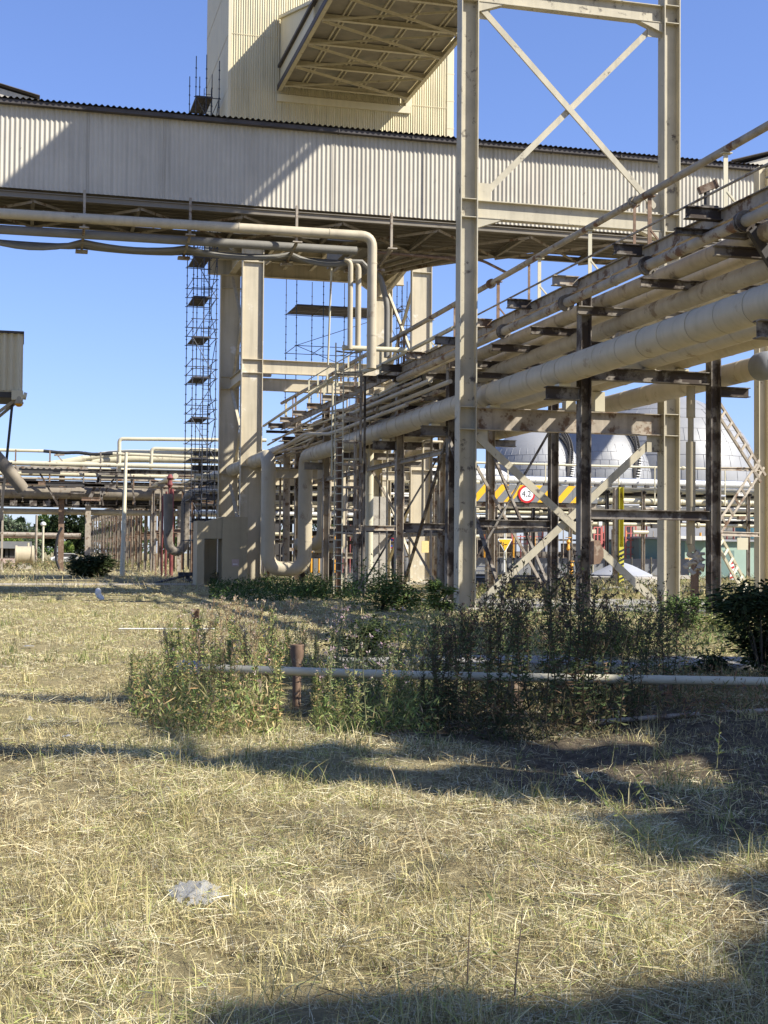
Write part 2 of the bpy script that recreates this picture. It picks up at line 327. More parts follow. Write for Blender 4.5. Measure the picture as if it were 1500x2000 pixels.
# ---- conveyor running from the tower over the portal frames
def conv():
    zc = lambda Y: 25.88
    g = Thing('overhead_conveyor', 'raised conveyor bridge with open braced underside joining the tower front', 'conveyor bridge', (16.1, 36, 26.9))
    YA, YB, xl, xr, H = 69.84, -2., 12.73, 19.58, 1.2
    def slab(x0, x1, d0, d1, ya=YA, yb=YB):
        return MB().add([(x0,ya,zc(ya)+d0),(x1,ya,zc(ya)+d0),(x1,yb,zc(yb)+d0),(x0,yb,zc(yb)+d0),(x0,ya,zc(ya)+d1),(x1,ya,zc(ya)+d1),(x1,yb,zc(yb)+d1),(x0,yb,zc(yb)+d1)],
                        [(0,1,2,3),(7,6,5,4),(0,4,5,1),(1,5,6,2),(2,6,7,3),(3,7,4,0)])
    g.part(slab(xl+.1, xr-.1, .34, H), 'wall', M_flat)
    n = MB(); L = YA-YB; k = int(L/.25)
    for i in range(k):
        y = YB+i*.25; n.add([(xl+.09, y, zc(y)+.3), (xl+.09, y+.25, zc(y+.25)+.3), (xl+.09, y+.25, zc(y+.25)+H), (xl+.09, y, zc(y)+H)], [(0, 1, 2, 3)])
        n.add([(xl+.06, y, zc(y)+.3), (xl+.09, y+.04, zc(y)+.3), (xl+.09, y+.04, zc(y)+H), (xl+.06, y, zc(y)+H)], [(0, 1, 2, 3)])
    g.part(n, 'side_cladding', M_flat)
    g.part(slab(xl-.12, xr+.12, H+.02, H+.16), 'roof', M_roof)
    g.part(slab(xl+.12, xr-.12, .28, .335), 'floor', M_deckp)
    for x in (xl, xr):
        g.part(MB().isec((x, YA, zc(YA)+.12), (x, YB, zc(YB)+.12), .2, .26), 'bottom_chord', M_paint)
    for x, nm in ((xl+.06, 'hood_cladding'), ): g.part(MB().prism([(69.84, zc(0)+.3), (69.84, zc(0)+3.9), (61.5, zc(0)+H+.17), (61.5, zc(0)+.3)], 'x', xl+.04, xr-.04), 'hood', M_flat)
    g.part(MB().bar((xl+.0, 69.9, zc(0)+3.92), (xl+.0, 61.4, zc(0)+H+.2), .22, .16), 'hood_trim', M_towclad)
    g.part(slab(xl-.13, xl-.105, .0, .3), 'drip_edge', M_roof)
    ys = [69.0-3.05*i for i in range(0, 23)]
    for i, y in enumerate(ys):
        g.part(MB().isec((xl+.1, y, zc(y)+.12), (xr-.1, y, zc(y)+.12), .2, .24), 'cross_beam', M_paint)
        if i < 14:
            y2 = ys[i+1]
            g.part(MB().angle((xl+.12, y, zc(y)+.0), (xr-.12, y2, zc(y2)+.0), .1), 'diagonal_brace', M_paint)
            g.part(MB().angle((xr-.12, y, zc(y)-.03), (xl+.12, y2, zc(y2)-.03), .1), 'diagonal_brace', M_paint)
    for x in (xl+1.15, xl+2.75, xl+4.15, xl+5.75):
        for d in (-.11, .11):
            g.part(MB().bar((x+d, YA, zc(YA)+.25), (x+d, YB, zc(YB)+.25), .07, .09), 'floor_joist', M_paint)
    return zc
zc = conv()
# ---- portal frames carrying the conveyor
def portal(Y, label):
    g = Thing('steel_portal', label, 'portal frame', (16, Y, 0), 'portal frames under the overhead conveyor')
    ztop = 19.6; xa, xb = 12.71, 19.32
    for x in (xa, xb):
        c = g.part(MB().isec((x, Y, .05), (x, Y, ztop), .46, .54, (1,0,0), .032, .022), 'column', M_port)
        st = MB()
        for z in (5.33, 5.99, 11.66, 12.2, 18.2, 18.75):
            for s in (-1, 1): st.box(x-.235, x+.235, Y+s*.02 if s > 0 else Y-.22, Y+.22 if s > 0 else Y-.02, z-.012, z+.012)
        g.part(st, 'stiffener', M_port, parent=c)
        g.part(MB().box(x-.36, x+.36, Y-.34, Y+.34, 0, .05).box(x-.5, x+.5, Y-.5, Y+.5, -.3, -.005), 'base_plate', M_conc, parent=c)
    for z, h in ((5.66, .66), (11.93, .54), (18.47, .55)):
        m = MB().isec((xa+.275, Y, z), (xb-.275, Y, z), .3, h)
        if z > 6: m.prism([(xb-.28, z-h/2-.002), (xb-1.1, z-h/2-.002), (xb-.28, z-h/2-.3)], 'y', Y-.13, Y+.13); m.prism([(xa+.28, z-h/2-.002), (xa+.28, z-h/2-.3), (xa+1.1, z-h/2-.002)], 'y', Y-.13, Y+.13)
        g.part(m, 'cross_beam', M_port if z > 6 else M_rack2)
    for (za, zb) in ((12.32, 18.2), (.15, 5.25)):
        dy = .05; bw = .18 if za > 6 else .22
        g.part(MB().bar((xa+.32, Y-dy, zb-.1), (xb-.5, Y-dy, za+.1), bw, .06, (0,-1,0)), 'diagonal_brace', M_port)
        g.part(MB().bar((xb-.45, Y+dy, zb), (xa+.45, Y+dy, za), bw, .06, (0,-1,0)), 'diagonal_brace', M_port)
        for x, z in ((xa+.45, zb-.2), (xb-.5, zb-.15), (xa+.5, za+.15), (xb-.55, za+.25)):
            if z > 1: g.part(MB().box(x-.24, x+.24, Y-.012, Y+.012, z-.28, z+.28), 'gusset_plate', M_port)
    return g
portal(38.4, 'tall portal frame with diagonal bracing standing astride the pipe rack')
portal(2.2, 'tall portal frame nearer the camera outside the picture casting long shadows')
# ---- pipe and cables hung under the gallery
def banded(pts, r, n, step=1.1, band=.05, th=.010, w=None):
    m = MB().tube(pts, r, n)
    return m
def bend(p, c, q, rad, n=6):
    """points of a pipe bend at corner c between p and q"""
    p, c, q = Vector(p), Vector(c), Vector(q); a = (p-c).normalized(); b = (q-c).normalized()
    s = c+a*rad; e = c+b*rad; return [s*(1-t)**2+c*2*t*(1-t)+e*t*t for t in [i/n for i in range(n+1)]]
def route(pts, rad):
    o = [Vector(pts[0])]
    for i in range(1, len(pts)-1): o += bend(pts[i-1], pts[i], pts[i+1], rad)
    return o+[Vector(pts[-1])]
def pipe(name, label, pts, r, m, rad=None, n=14, seam=0, seamth=.012, group=None, flanges=(), cat='pipe', fm=None):
    pts = route(pts, rad or r*2.2) if len(pts) > 2 else [Vector(p) for p in pts]
    mb = MB().tube(pts, r, n); L = 0
    if seam:
        nxt = seam*.6
        for a, b in zip(pts[:-1], pts[1:]):
            d = (b-a).length; u = (b-a)/max(d, 1e-6)
            while nxt < L+d:
                c = a+u*(nxt-L); mb.tube([c-u*.022, c+u*.022], r+seamth*random.uniform(.5, 1), n); nxt += seam*random.uniform(.7, 1.2)
            L += d
    o = solo(mb, name, m, label, cat, pts[0], group)
    for c, u in flanges:
        c, u = Vector(c), Vector(u).normalized(); f = MB().tube([c-u*.075, c-u*.02], r*1.7, 16).tube([c+u*.02, c+u*.075], r*1.7, 16).tube([c-u*.02, c+u*.02], r*1.2, 12)
        for k in range(8):
            t = k*math.pi/4; s = u.cross(Vector((0,0,1))).normalized(); q = c+(s*math.cos(t)+u.cross(s)*math.sin(t))*r*1.45; f.tube([q-u*.11, q+u*.11], .02, 6)
        fo = f.build('flange', fm or m); fo.data.transform(Matrix.Translation(-pts[0])); fo.parent = o
    return o
pipe('drop_pipe', 'pale pipe hung below the gallery that turns down at its right end', [(-8, 44.6, 12.26), (11.38, 44.6, 12.42), (11.38, 44.6, 7.9)], .165, M_pipe, .4, 16, seam=3)
pipe('drop_pipe', 'slim pale riser in front of the tower gap, left of its twin', [(10.6, 45.4, 11.75), (10.82, 45.4, 11.7), (10.82, 45.4, 8.65)], .09, M_pipe, .2)
pipe('drop_pipe', 'slim pale riser between its twin and the gallery drop pipe', [(10.8, 45.8, 11.8), (11.2, 45.8, 11.7), (11.2, 45.8, 8.65)], .1, M_pipe, .2)
pipe('header_pipe', 'short white level pipe joining the feet of the risers', [(10.6, 45.6, 8.72), (12.9, 45.6, 8.74)], .09, M_pale)
pipe('cable_duct', 'grey hose curving down from the gallery behind the drop pipe', [(11.7, 46.6, 11.9), (12.2, 46.6, 11.5), (12.45, 46.6, 10.5), (12.45, 46.6, 8.6)], .10, M_grey, .3)
pipe('conduit', 'dark thin conduit bending down beside the right tower leg', [(11.9, 46.4, 12.3), (15.1, 46.6, 12.28), (15.42, 46.6, 11.8), (15.42, 46.6, 8.9)], .055, M_rust, .5)
pipe('conduit', 'dark thin conduit under the gallery bending behind the portal column', [(11.9, 46.9, 12.4), (16.1, 47, 12.42), (17.1, 47, 12.0)], .05, M_rust, .3)
pipe('conduit', 'pale thin vertical conduit hanging in the gap under the tower', [(10.28, 46, 11.6), (10.25, 46.3, 8.2)], .035, M_pale)
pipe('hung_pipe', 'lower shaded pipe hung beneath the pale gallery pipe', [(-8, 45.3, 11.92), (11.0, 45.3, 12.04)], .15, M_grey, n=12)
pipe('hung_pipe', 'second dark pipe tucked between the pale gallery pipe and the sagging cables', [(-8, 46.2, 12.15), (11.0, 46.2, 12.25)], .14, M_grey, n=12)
hang = [-8.4, -5, -1.6, 1.8, 5.21, 8.78, 11.3]
for j, (dy, sag, rr, lab) in enumerate(((45.75, .30, .085, 'sagging grey cable bundle swagged between the gallery hangers, the lowest one'), (46.1, .16, .09, 'sagging grey cable bundle between the gallery hangers, the middle one'),
                             (46.45, .07, .10, 'nearly straight grey cable bundle between the gallery hangers, the uppermost one'))):
    pts = []
    for a, b in zip(hang[:-1], hang[1:]):
        for k in range(8):
            t = k/8; pts.append((a+(b-a)*t, dy, 11.84+.006*a-sag*.9*4*t*(1-t)*(.8+.3*math.sin(a*3+j))))
    pts.append((11.3, dy, 11.78)); pts.append((11.6, dy, 11.5))
    solo(MB().tube(pts, rr, 8), 'cable_bundle', M_grey, lab, 'cable', pts[0], 'cable bundles under the gallery')
# ================================================================ pipe rack
XL, XR, XC = 14.17, 17.92, 13.05
BENTS = [-9., 1.5, 12., 22.5, 33., 44.4, 51., 57.5, 64.2, 71.2]
BR = [-13, -9.5, -6, -2.5, 1.0, 4.5, 8.0, 11.5, 15., 18.5, 22., 25.2, 28.7, 32.45, 35.8, 39.1, 42.7, 46.2, 49.6, 53., 56.5, 60., 63.5, 67., 70.5, 74.]
def rack():
    g = Thing('pipe_rack', 'long rusty steel pipe rack with posts, cantilever brackets and cross beams', 'pipe rack', (16, 40, 0))
    for i, y in enumerate(BENTS):
        for x, zt in ((XL, 8.72), (XR, 8.4)):
            mm = M_rack if y < 46 else M_rack2
            p = g.part(MB().isec((x, y, .06), (x, y, zt), .32, .29, (1,0,0), .025, .02), 'post', mm)
            g.part(MB().box(x-.27, x+.27, y-.27, y+.27, -.2, .06), 'footing', M_conc, parent=p)
        g.part(MB().isec((XL+.17, y, 2.70), (XR-.17, y, 2.70), .26, .26), 'tie_beam', M_rack)
        g.part(MB().isec((XL+.17, y, 6.38), (XR-.17, y, 6.38), .26, .33), 'pipe_beam', M_rack)
        g.part(MB().isec((XL+.17, y, 7.1), (XR-.17, y, 7.1), .2, .24), 'pipe_beam', M_rack)
        g.part(MB().isec((XC+.05, y, 5.83), (XL-.17, y, 5.83), .28, .34), 'bracket', M_rack)
        g.part(MB().isec((XR+.17, y, 6.05), (XR+1.05, y, 6.05), .24, .26), 'bracket', M_rack)
        if i >= 4:
            yb = BENTS[i+1] if i+1 < len(BENTS) else y+6.5
            if i in (5, 7): 
                g.part(MB().bar((XL+.2, y+.05, 5.9), (XR-.2, y+.05, .3), .09, .09), 'diagonal_brace', M_rack2)
                g.part(MB().bar((XR-.2, y-.08, 5.9), (XL+.2, y-.08, .3), .07, .07), 'diagonal_brace', M_rack)
    # longitudinal ties and diagonals at low level
    for a, b in zip(BENTS[3:-1], BENTS[4:]):
        if a > 40:
            g.part(MB().isec((XR, a+.18, 2.55), (XR, b-.18, 2.55), .18, .2), 'long_tie', M_rack2)
            g.part(MB().isec((XL, a+.18, 5.2), (XL, b-.18, 5.2), .16, .18), 'long_tie', M_rack2)
    for p, q in (((XL-.1, 44.4, 5.7), (XL+.2, 51, .4)), ((XR, 51., 5.8), (XR, 44.4, .2)), ((XL-.15, 38.6, .2), (XL-.15, 44.2, 5.6))):
        g.part(MB().bar(p, q, .1, .1), 'diagonal_brace', M_rack)
    # upper deck: stringers, cantilever brackets, cross beams
    for x, z, mm in ((13.82, 8.6, M_rack2), (17.7, 8.5, M_rack2)):
        g.part(MB().chan((x, -14, z), (x, 74.3, z), .1, .3), 'stringer', mm)
    for y in BR:
        lng = y in (25.2, 49.6, 74., 4.5)
        m = M_rack2 if y % 1 < .55 and not lng else M_rack
        g.part(MB().isec((XC, y, 8.66), (17.95 if lng else 13.76, y, 8.66), .2, .26), 'bracket', m)
        g.part(MB().isec((13.9, y+.35, 8.0), (17.65, y+.35, 8.0), .16, .22), 'cross_beam', M_rack)
        if lng:
            g.part(MB().chan((14.5, y, 8.5), (15.6, y, 6.9), .12, .2), 'strut', M_dark)
            g.part(MB().isec((XC-.05, y+.35, 8.35), (17.9, y+.35, 8.35), .16, .14), 'cross_beam', M_rack)
        if y > 40:
            g.part(MB().isec((13.9, y-.9, 7.45), (17.9, y-.9, 7.45), .14, .18), 'cross_beam', M_rack)
            if int(y*10) % 3: g.part(MB().box(13.9, 16.4, y+.8, y+1.5, 7.9, 7.93), 'deck_or_shade_plate', M_rack2)
    for y in np.arange(-13, 14, 2.6): g.part(MB().box(13.88, 17.6, y+.35, y+2.2+.3*math.sin(y*3), 8.9, 8.93), 'deck_or_shade_plate', M_rack2)  # unseen near plates added to thicken the rack's shadow on the grass
    rq = random.Random(9)
    for i in range(15): y = -14+i*1.9; g.part(MB().box(12.9+rq.uniform(-.2, .25), 14.3, y, y+rq.uniform(1.4, 1.86), 10.3, 10.35), 'added_shade_shelf', M_rack2)  # unseen shelves with gaps, added to throw dappled shade on the foreground
    # stanchions under the top pipe
    for k, y in enumerate([4, 11, 14.5, 18, 21.5, 25., 28.5, 31.9, 35.4, 38.8, 42.3, 45.8, 49.3, 52.8, 56.3, 59.8, 63.3, 66.8, 70.3, 73.]):
        s = MB().angle((13.85, y, 8.75), (13.85, y, 9.9), .1, .02, (0,-1,0)).box(13.76, 13.97, y-.07, y+.07, 9.88, 9.9)
        s.bar((13.88, y, 9.1), (14.2, y, 8.75), .04, .04)
        g.part(s, 'stanchion', M_pale if k % 3 else M_rust)
        if k % 2 == 0 and y > 20: g.part(MB().angle((13.85, y+.8, 8.75), (13.85, y+.8, 9.88), .07, .015, (0,-1,0)), 'stanchion', M_rust)
    # shoes under the lower pipes
    for y in [38.4]+BENTS[4:]:
        for x, z0, z1 in ((13.57, 6.0, 6.07), (16.0, 6.0 if y == 38.4 else 6.545, 6.56), (16.95, 6.0 if y == 38.4 else 6.545, 6.6)):
            g.part(MB().box(x-.16, x+.16, y-.16, y+.16, z0, z1), 'pipe_shoe', M_pale)
    for y in BENTS[3:]:
        g.part(MB().prism([(15.0, 7.22), (15.5, 7.22), (15.36, 7.52), (15.14, 7.52)], 'y', y-.12, y+.12), 'pipe_saddle', M_rack2)
    for y in [30.4, 34.0, 37.2, 41.0, 27.0]:
        g.part(MB().tube([(13.8, y, 8.5), (13.72, y, 8.36)], .014, 6).tube([(13.62+.0, y, 8.36)]+[(13.7-.115*math.sin(t), y, 8.23+.115*math.cos(t)) for t in [0, .8, 1.6, 2.4, 3.14, 3.9, 4.7]], .012, 6), 'hanger_wire', M_pale)
    # dark plates and cable trays between the levels further off
    random.seed(3)
    for i in range(46):
        y = random.uniform(46, 74); x = random.uniform(13.7, 16.5); z = random.choice([6.9, 7.4, 7.7, 8.15, 8.3]); l = random.uniform(.6, 1.8)
        g.part(MB().isec((x, y, z), (x+l, y, z), .12, random.choice([.1, .14])), 'short_beam', random.choice([M_rack, M_rack, M_rack2, M_pale]))
    return g
rack()
random.seed(11)
F = lambda x, z, ys: [((x, y, z), (0, 1, 0)) for y in ys]
pipe('handrail_pipe', 'scabbed grey pipe running along the top of the rack on stanchions', [(13.9, -14, 9.99), (13.9, 62.8, 10.0), (13.9, 63.3, 9.6), (13.9, 64, 9.95), (13.9, 74.6, 9.98)], .085, M_rustpipe, .3, 12, seam=2.2, seamth=.008, flanges=F(13.9, 9.99, (29.4, 39.6, 20.5)))
pipe('guard_rail', 'thin steel rail running just below the topmost rack pipe', [(13.5, -14, 9.02), (13.5, 56, 9.02)], .028, M_rack2, n=8)
pipe('flanged_pipe', 'rust stained flanged pipe slung on wire under the upper stringer', [(13.7, -14, 8.23), (13.7, 49.4, 8.23)], .125, M_rustpipe, n=14, seam=4, flanges=F(13.7, 8.23, (28.3, 33.1, 37.9, 24)), fm=M_rack)
pipe('rack_pipe', 'largest cream insulated pipe, low on the near side, bending down to the ground loop',
     [(13.57, -14, 6.42), (13.57, 66.2, 6.42), (13.57, 66.2, .85), (11.72, 66.2, .85), (11.72, 66.2, 6.4), (11.72, 90, 6.4)], .355, M_pipe, .75, 24, seam=1.15, seamth=.016)
pipe('rack_pipe', 'large cream pipe beside and just below the biggest near side pipe', [(16.0, -14, 6.87), (16.0, 76, 6.87)], .31, M_pipe, n=20, seam=1.3, seamth=.012)
pipe('rack_pipe', 'mid sized cream pipe mostly hidden beyond the two largest low pipes', [(16.95, -14, 6.84), (16.95, 78, 6.84)], .235, M_pipe, n=18, seam=1.4)
pipe('rack_pipe', 'smooth olive grey pipe at middle height crossing behind the front rack post', [(15.25, -14, 7.75), (15.25, 53, 7.75), (15.25, 56, 7.35), (15.25, 82, 7.35)], .225, M_pipe2, .8, 20, seam=2.6, seamth=.008)
pipe('rack_pipe', 'fat cream pipe on the outer side brackets with a capped end', [(18.6, 31.7, 6.58), (18.6, 74, 6.58), (18.6, 74, 1.2)], .30, M_pipe, .9, 20, seam=1.5)
pipe('upper_pipe', 'cream pipe high in the rack next to the rusty flanged pipe', [(14.85, -14, 8.36), (14.85, 70, 8.36)], .21, M_pipe2, n=16, seam=2.2)  # cream pipe in darker paint, standing in for shade under the deck
pipe('upper_pipe', 'cream pipe high in the rack, second inward from the flanged pipe', [(15.6, -14, 8.32), (15.6, 72, 8.32)], .18, M_pipe, n=16, seam=2.0)
pipe('upper_pipe', 'cream pipe high in the rack, third inward, with pale cable tray beside it', [(16.5, -14, 8.36), (16.5, 68, 8.36)], .22, M_pipe2, n=16, seam=2.4)  # darker paint again stands in for the deck's shade on cream
pipe('upper_pipe', 'slim pale pipe on the upper deck furthest from the handrail', [(17.2, -14, 8.25), (17.2, 75, 8.25)], .09, M_pale, n=12)
pipe('rack_pipe', 'slim dark pipe low between the posts in the far rack', [(14.8, 45, 7.62), (14.8, 80, 7.62)], .10, M_rustpipe, n=12, flanges=F(14.8, 7.62, (50, 58)))
pipe('rack_pipe', 'slim cream pipe weaving through the far rack near the ladder', [(13.3, 44, 7.5), (13.3, 58, 7.5), (14.4, 60, 7.2), (14.4, 80, 7.2)], .085, M_pipe, .5, 12, seam=2)
pipe('rack_pipe', 'cream pipe with a step up inside the far rack above the loop', [(14.6, 52, 7.0), (14.6, 62, 7.0), (14.6, 63, 7.8), (14.6, 84, 7.8)], .2, M_pipe, .5, 14, seam=1.6)
solo(MB().bar((16.05, 0, 8.17), (16.05, 62, 8.17), .16, .05).bar((16.05, 0, 8.22), (16.05, 62, 8.22), .012, .04), 'cable_tray', M_pale, 'flat pale cable tray running between the upper rack pipes', 'cable tray', (16.05, 0, 8.17))
for lx, ye, zt, lab in ((13.1, -3.7, 12.6, 'added cream loop shading the foreground, outermost of three beyond the right picture edge'), (14.2, -3.9, 12.5, 'added cream loop shading the foreground, middle of three beyond the right picture edge'), (15.3, -3.5, 12.7, 'added cream loop shading the foreground, inmost of three beyond the right picture edge')):
    pipe('added_shade_loop', lab, [(lx, -14, 8.9), (lx, -9.6, 8.9), (lx, -9.6, zt), (lx, ye, zt), (lx, ye, 8.9), (lx, 3, 8.9)], .38, M_pipe, .8, 16, seam=2)  # unseen loops added to cast the shade along the bottom foreground
rq = random.Random(21)
for i in range(16):
    x = rq.uniform(13.2, 17.6); z = rq.choice([6.95, 7.3, 7.55, 7.9, 8.2, 8.85, 9.0]); y0 = rq.uniform(40, 52)
    pipe('thin_pipe', 'thin pipe in the crowded far stretch of the rack', [(x, y0, z), (x, y0+rq.uniform(8, 14), z), (x+rq.uniform(-.6, .6), y0+rq.uniform(15, 17), z+rq.choice([-.35, 0, .3])), (x, 78, z)], rq.uniform(.035, .08), rq.choice([M_pipe, M_pale, M_rustpipe, M_rack2, M_pipe2]), .4, 8, group='thin pipes in the far rack')
for i in range(18):
    x = rq.uniform(13.0, 17.8); y = rq.uniform(52, 76); zt = rq.choice([5.5, 6.5, 7.4, 8.2, 9.2])
    pipe('thin_riser', 'thin upright pipe standing in the crowded far rack', [(x, y, rq.choice([.1, .1, 2.4, 5.0])), (x, y, zt), (x+rq.uniform(-1, 1), y+.1, zt)], rq.uniform(.03, .07), rq.choice([M_pipe, M_pale, M_rack, M_rack2]), .2, 8, group='thin risers in the far rack')
# domed insulated cap at the pipe end
solo(MB().lathe((18.6, 31.45, 6.58), [(.05, -.30), (.2, -.28), (.31, -.2), (.37, -.06), (.37, .3), (.31, .34)], 20, 'y').box(18.58, 18.62, 31.08, 31.16, 6.33, 6.8), 'end_cap', M_fence, 'dull grey domed cap closing the fat pipe at the right picture edge', 'pipe cap', (18.6, 31.45, 6.58))
# other vertical loop legs standing in the rack's shade
pipe('loop_pipe', 'cream vertical pipe with a foot elbow, left of the caged ladder', [(14.9, 68, 7.3), (14.9, 68, 2.1), (13.9, 69.5, 2.1)], .33, M_pipe, .7, 18, seam=1.3)
pipe('loop_pipe', 'cream vertical pipe behind the caged ladder in the rack shade', [(16.3, 70, 6.9), (16.3, 70, 1.9), (15.2, 71, 1.9)], .30, M_pipe, .6, 18, seam=1.3)
pipe('loop_pipe', 'slim cream riser right of the caged ladder posts', [(15.8, 62, 6.6), (15.8, 62, .9)], .17, M_pale, n=14, seam=1.4)
pipe('loop_pipe', 'slim dark riser standing deep inside the far rack', [(14.4, 75.5, 8), (14.4, 75.5, .4)], .2, M_rack2, n=14)
# low support table under the loop
t = Thing('pipe_support', 'low rusty beam table standing in the grass behind the caged ladder', 'pipe support', (16, 68, 0))
t.part(MB().isec((13.6, 68.6, 1.52), (17.2, 68.6, 1.52), .26, .3), 'beam', M_rack2)
for x in (13.9, 15.4, 16.9): t.part(MB().isec((x, 68.6, 0), (x, 68.6, 1.37), .18, .18, (1,0,0)), 'leg', M_rack)
# vertical drop with insulated sleeve and valve by the right front post
def dropvalve():
    g = Thing('sleeved_drop_pipe', 'vertical beige sleeved pipe with a lagged valve beside the right front post', 'pipe', (17.35, 33.2, 0))
    x, y = 17.38, 33.25
    m = MB().tube([(x, y, 6.2), (x, y, 5.35)], .12, 14).tube([(x, y, 5.35), (x, y, 4.7)], .08, 14).tube([(x, y, 4.7), (x, y, 2.95)], .13, 14).tube([(x, y, 2.95), (x, y, 1.95)], .12, 14).tube([(x, y, 1.95), (x+.05, y, 1.75)], .1, 10)
    g.part(m, 'sleeve', M_block)
    random.seed(2); m = MB()
    for i in range(16):
        a = Vector((x+.1+random.uniform(-.12, .16), y-.05+random.uniform(-.1, .1), 1.45+random.uniform(-.2, .35))); m.tube([a, a+Vector((random.uniform(-.14, .14), random.uniform(-.1, .1), random.uniform(-.16, .1))), a+Vector((random.uniform(-.16, .2), 0, random.uniform(-.2, 0)))], [.07, .09, .04], 7)
    g.part(m, 'lagging', M_conc)
    m = MB().tube([(x+.12, y, 1.5), (x+.12, y, .02)], .11, 12); g.part(m, 'stub_pipe', M_rust)
    g.part(MB().box(x+.4, x+.72, y-.4, y-.37, .0, .0+.01), 'foot_plate', M_rust)
dropvalve()
# floodlight/camera housing on the upper bracket
t = Thing('floodlight', 'tilted brown floodlight housing mounted on the dark upper bracket', 'floodlight', (13.6, 25.2, 8.79))
p = P(1382, 366, Y=25.2); a = Vector((.2, -.05, .09)).normalized()
t.part(MB().bar(p-a*.19, p+a*.17, .17, .15, (-.3, 0, 1)).bar(p+a*.17, p+a*.2, .2, .18, (-.3, 0, 1)), 'housing', M_rust)
t.part(MB().bar((p.x-.02, 25.2, 8.79), (p.x-.02, 25.2, p.z-.06), .07, .12).box(p.x-.16, p.x+.2, 25.1, 25.3, 8.79, 8.82), 'bracket', M_dark)
# caged ladder
def ladder(g, p0, z0, z1, wdir, w=.42, m=None, step=.29, r=.016, rail=.04):
    wv = Vector(wdir)*w/2; c = Vector((p0[0], p0[1], 0))
    for s in (-1, 1):
        g.part(MB().bar(c+wv*s+Vector((0,0,z0)), c+wv*s+Vector((0,0,z1)), rail, rail, (1,0,0)), 'rail', m)
    n = int((z1-z0)/step)
    for i in range(1, n):
        g.part(MB().tube([c-wv*1.12+Vector((0,0,z0+i*step)), c+wv*1.12+Vector((0,0,z0+i*step))], r, 6), 'rung', m)
t = Thing('caged_ladder', 'tall caged steel ladder rising from the grass to the rack deck', 'ladder', (11.5, 49.9, 0))
ladder(t, (11.5, 49.9), .1, 9.6, (.5, -.85, 0), .44, M_pale, .29, .02, .045)
t.part(MB().isec((11.62, 50.3, 0), (11.62, 50.3, 6.0), .2, .2, (1,0,0)), 'backing_post', M_rust)
for z in [2.4+.86*i for i in range(9)]:
    c = Vector((11.78, 49.75, z)); pts = [c+Vector((.42*math.cos(a)-.1, .42*math.sin(a), 0)) for a in [i*.42-1.9 for i in range(10)]]
    pts = [Vector((11.40, 50.08, z))]+[Vector((11.98+.40*math.cos(a), 49.9+.44*math.sin(a), z)) for a in (2.2, 1.5, .8, 0, -.8, -1.5, -2.2)]+[Vector((11.6, 49.7, z))]
    m = MB()
    for a, b in zip(pts[:-1], pts[1:]): m.bar(a, b, .02, .06)
    t.part(m, 'cage_hoop', M_rack2)
for a in (1.5, .8, 0, -.8, -1.5): t.part(MB().bar((11.98+.40*math.cos(a), 49.9+.44*math.sin(a), 2.4), (11.98+.40*math.cos(a), 49.9+.44*math.sin(a), 9.4), .045, .012, (1,0,0)), 'cage_strap', M_rack2)
for x in (12.46, 12.62):
    t.part(MB().isec((x, 50.4, 0), (x, 50.4, 8.4), .075, .075, (1,0,0)), 'support_post', M_rack)
t.part(MB().isec((11.7, 50.55, 2.6), (13.98, 50.9, 2.62), .16, .2), 'tie_beam', M_rack2)
# access platform with railings on the far rack
t = Thing('deck_railing', 'pale post and rail guard railing on top of the far rack', 'railing', (13, 58, 8.8))
for y in [52.8, 54.8, 56.8, 58.8, 60.8, 62.8]: t.part(MB().angle((13.0, y, 8.75), (13.0, y, 9.85), .07, .015, (0,-1,0)), 'post', M_pale)
for z in (9.3, 9.83): t.part(MB().tube([(13.0, 52.8, z), (13.0, 62.8, z)], .025, 8), 'rail', M_pale)
# outer column and ladder-like bracing at the right
t = Thing('outer_column', 'pale slender steel column at the right edge tied back by lattice bracing', 'column', (21.1, 36, 0))
t.part(MB().isec((21.12, 36, .05), (21.12, 36, 13.2), .3, .32, (1,0,0)), 'shaft', M_paint)
t.part(MB().box(20.85, 21.4, 35.75, 36.25, -.1, .05), 'footing', M_conc)
t = Thing('bracing_post', 'slim cream post just right of the dark front rack post', 'post', (18.75, 34.6, 0))
t.part(MB().isec((18.78, 34.6, .05), (18.78, 34.6, 6.0), .2, .2, (1,0,0)), 'shaft', M_rack2)
t.part(MB().box(18.5, 19.3, 34.3, 34.9, -.1, .07), 'footing', M_conc)
for za, zb, xa, xb, lab in ((5.95, 3.9, 18.95, 20.95, 'ladder-like lattice brace sloping down to the outer column, the top one'), (2.35, 4.35, 19.0, 20.9, 'ladder-like lattice brace rising to the outer column, the middle one'),
                            (2.25, .45, 18.95, 20.5, 'ladder-like lattice brace reaching the ground, the lowest of three')):
    t = Thing('lattice_brace', lab, 'bracing', (18.9, 34.8, za), 'lattice braces between the right posts')
    a, b = Vector((xa, 34.75, za)), Vector((xb, 35.6, zb)); d = (b-a).normalized(); nrm = Vector((-.1, .4, .25)); nrm = (Vector((0,0,1))-d*d.z).normalized()*.15
    for s in (-1, 1): t.part(MB().angle(a+nrm*s, b+nrm*s, .07, .02, (0,-1,0)), 'chord', M_rack2 if za > 2.3 else M_pale)
    for i in range(1, 7): t.part(MB().bar(a+(b-a)*i/7-nrm*.98, a+(b-a)*i/7+nrm*.98, .07, .035, (0,-1,0)), 'batten', M_rack2 if za > 2.3 else M_pale)
t = Thing('cross_tie', 'level cream tie beam with a small notice plate by the outer column', 'beam', (19, 35, 2.2))
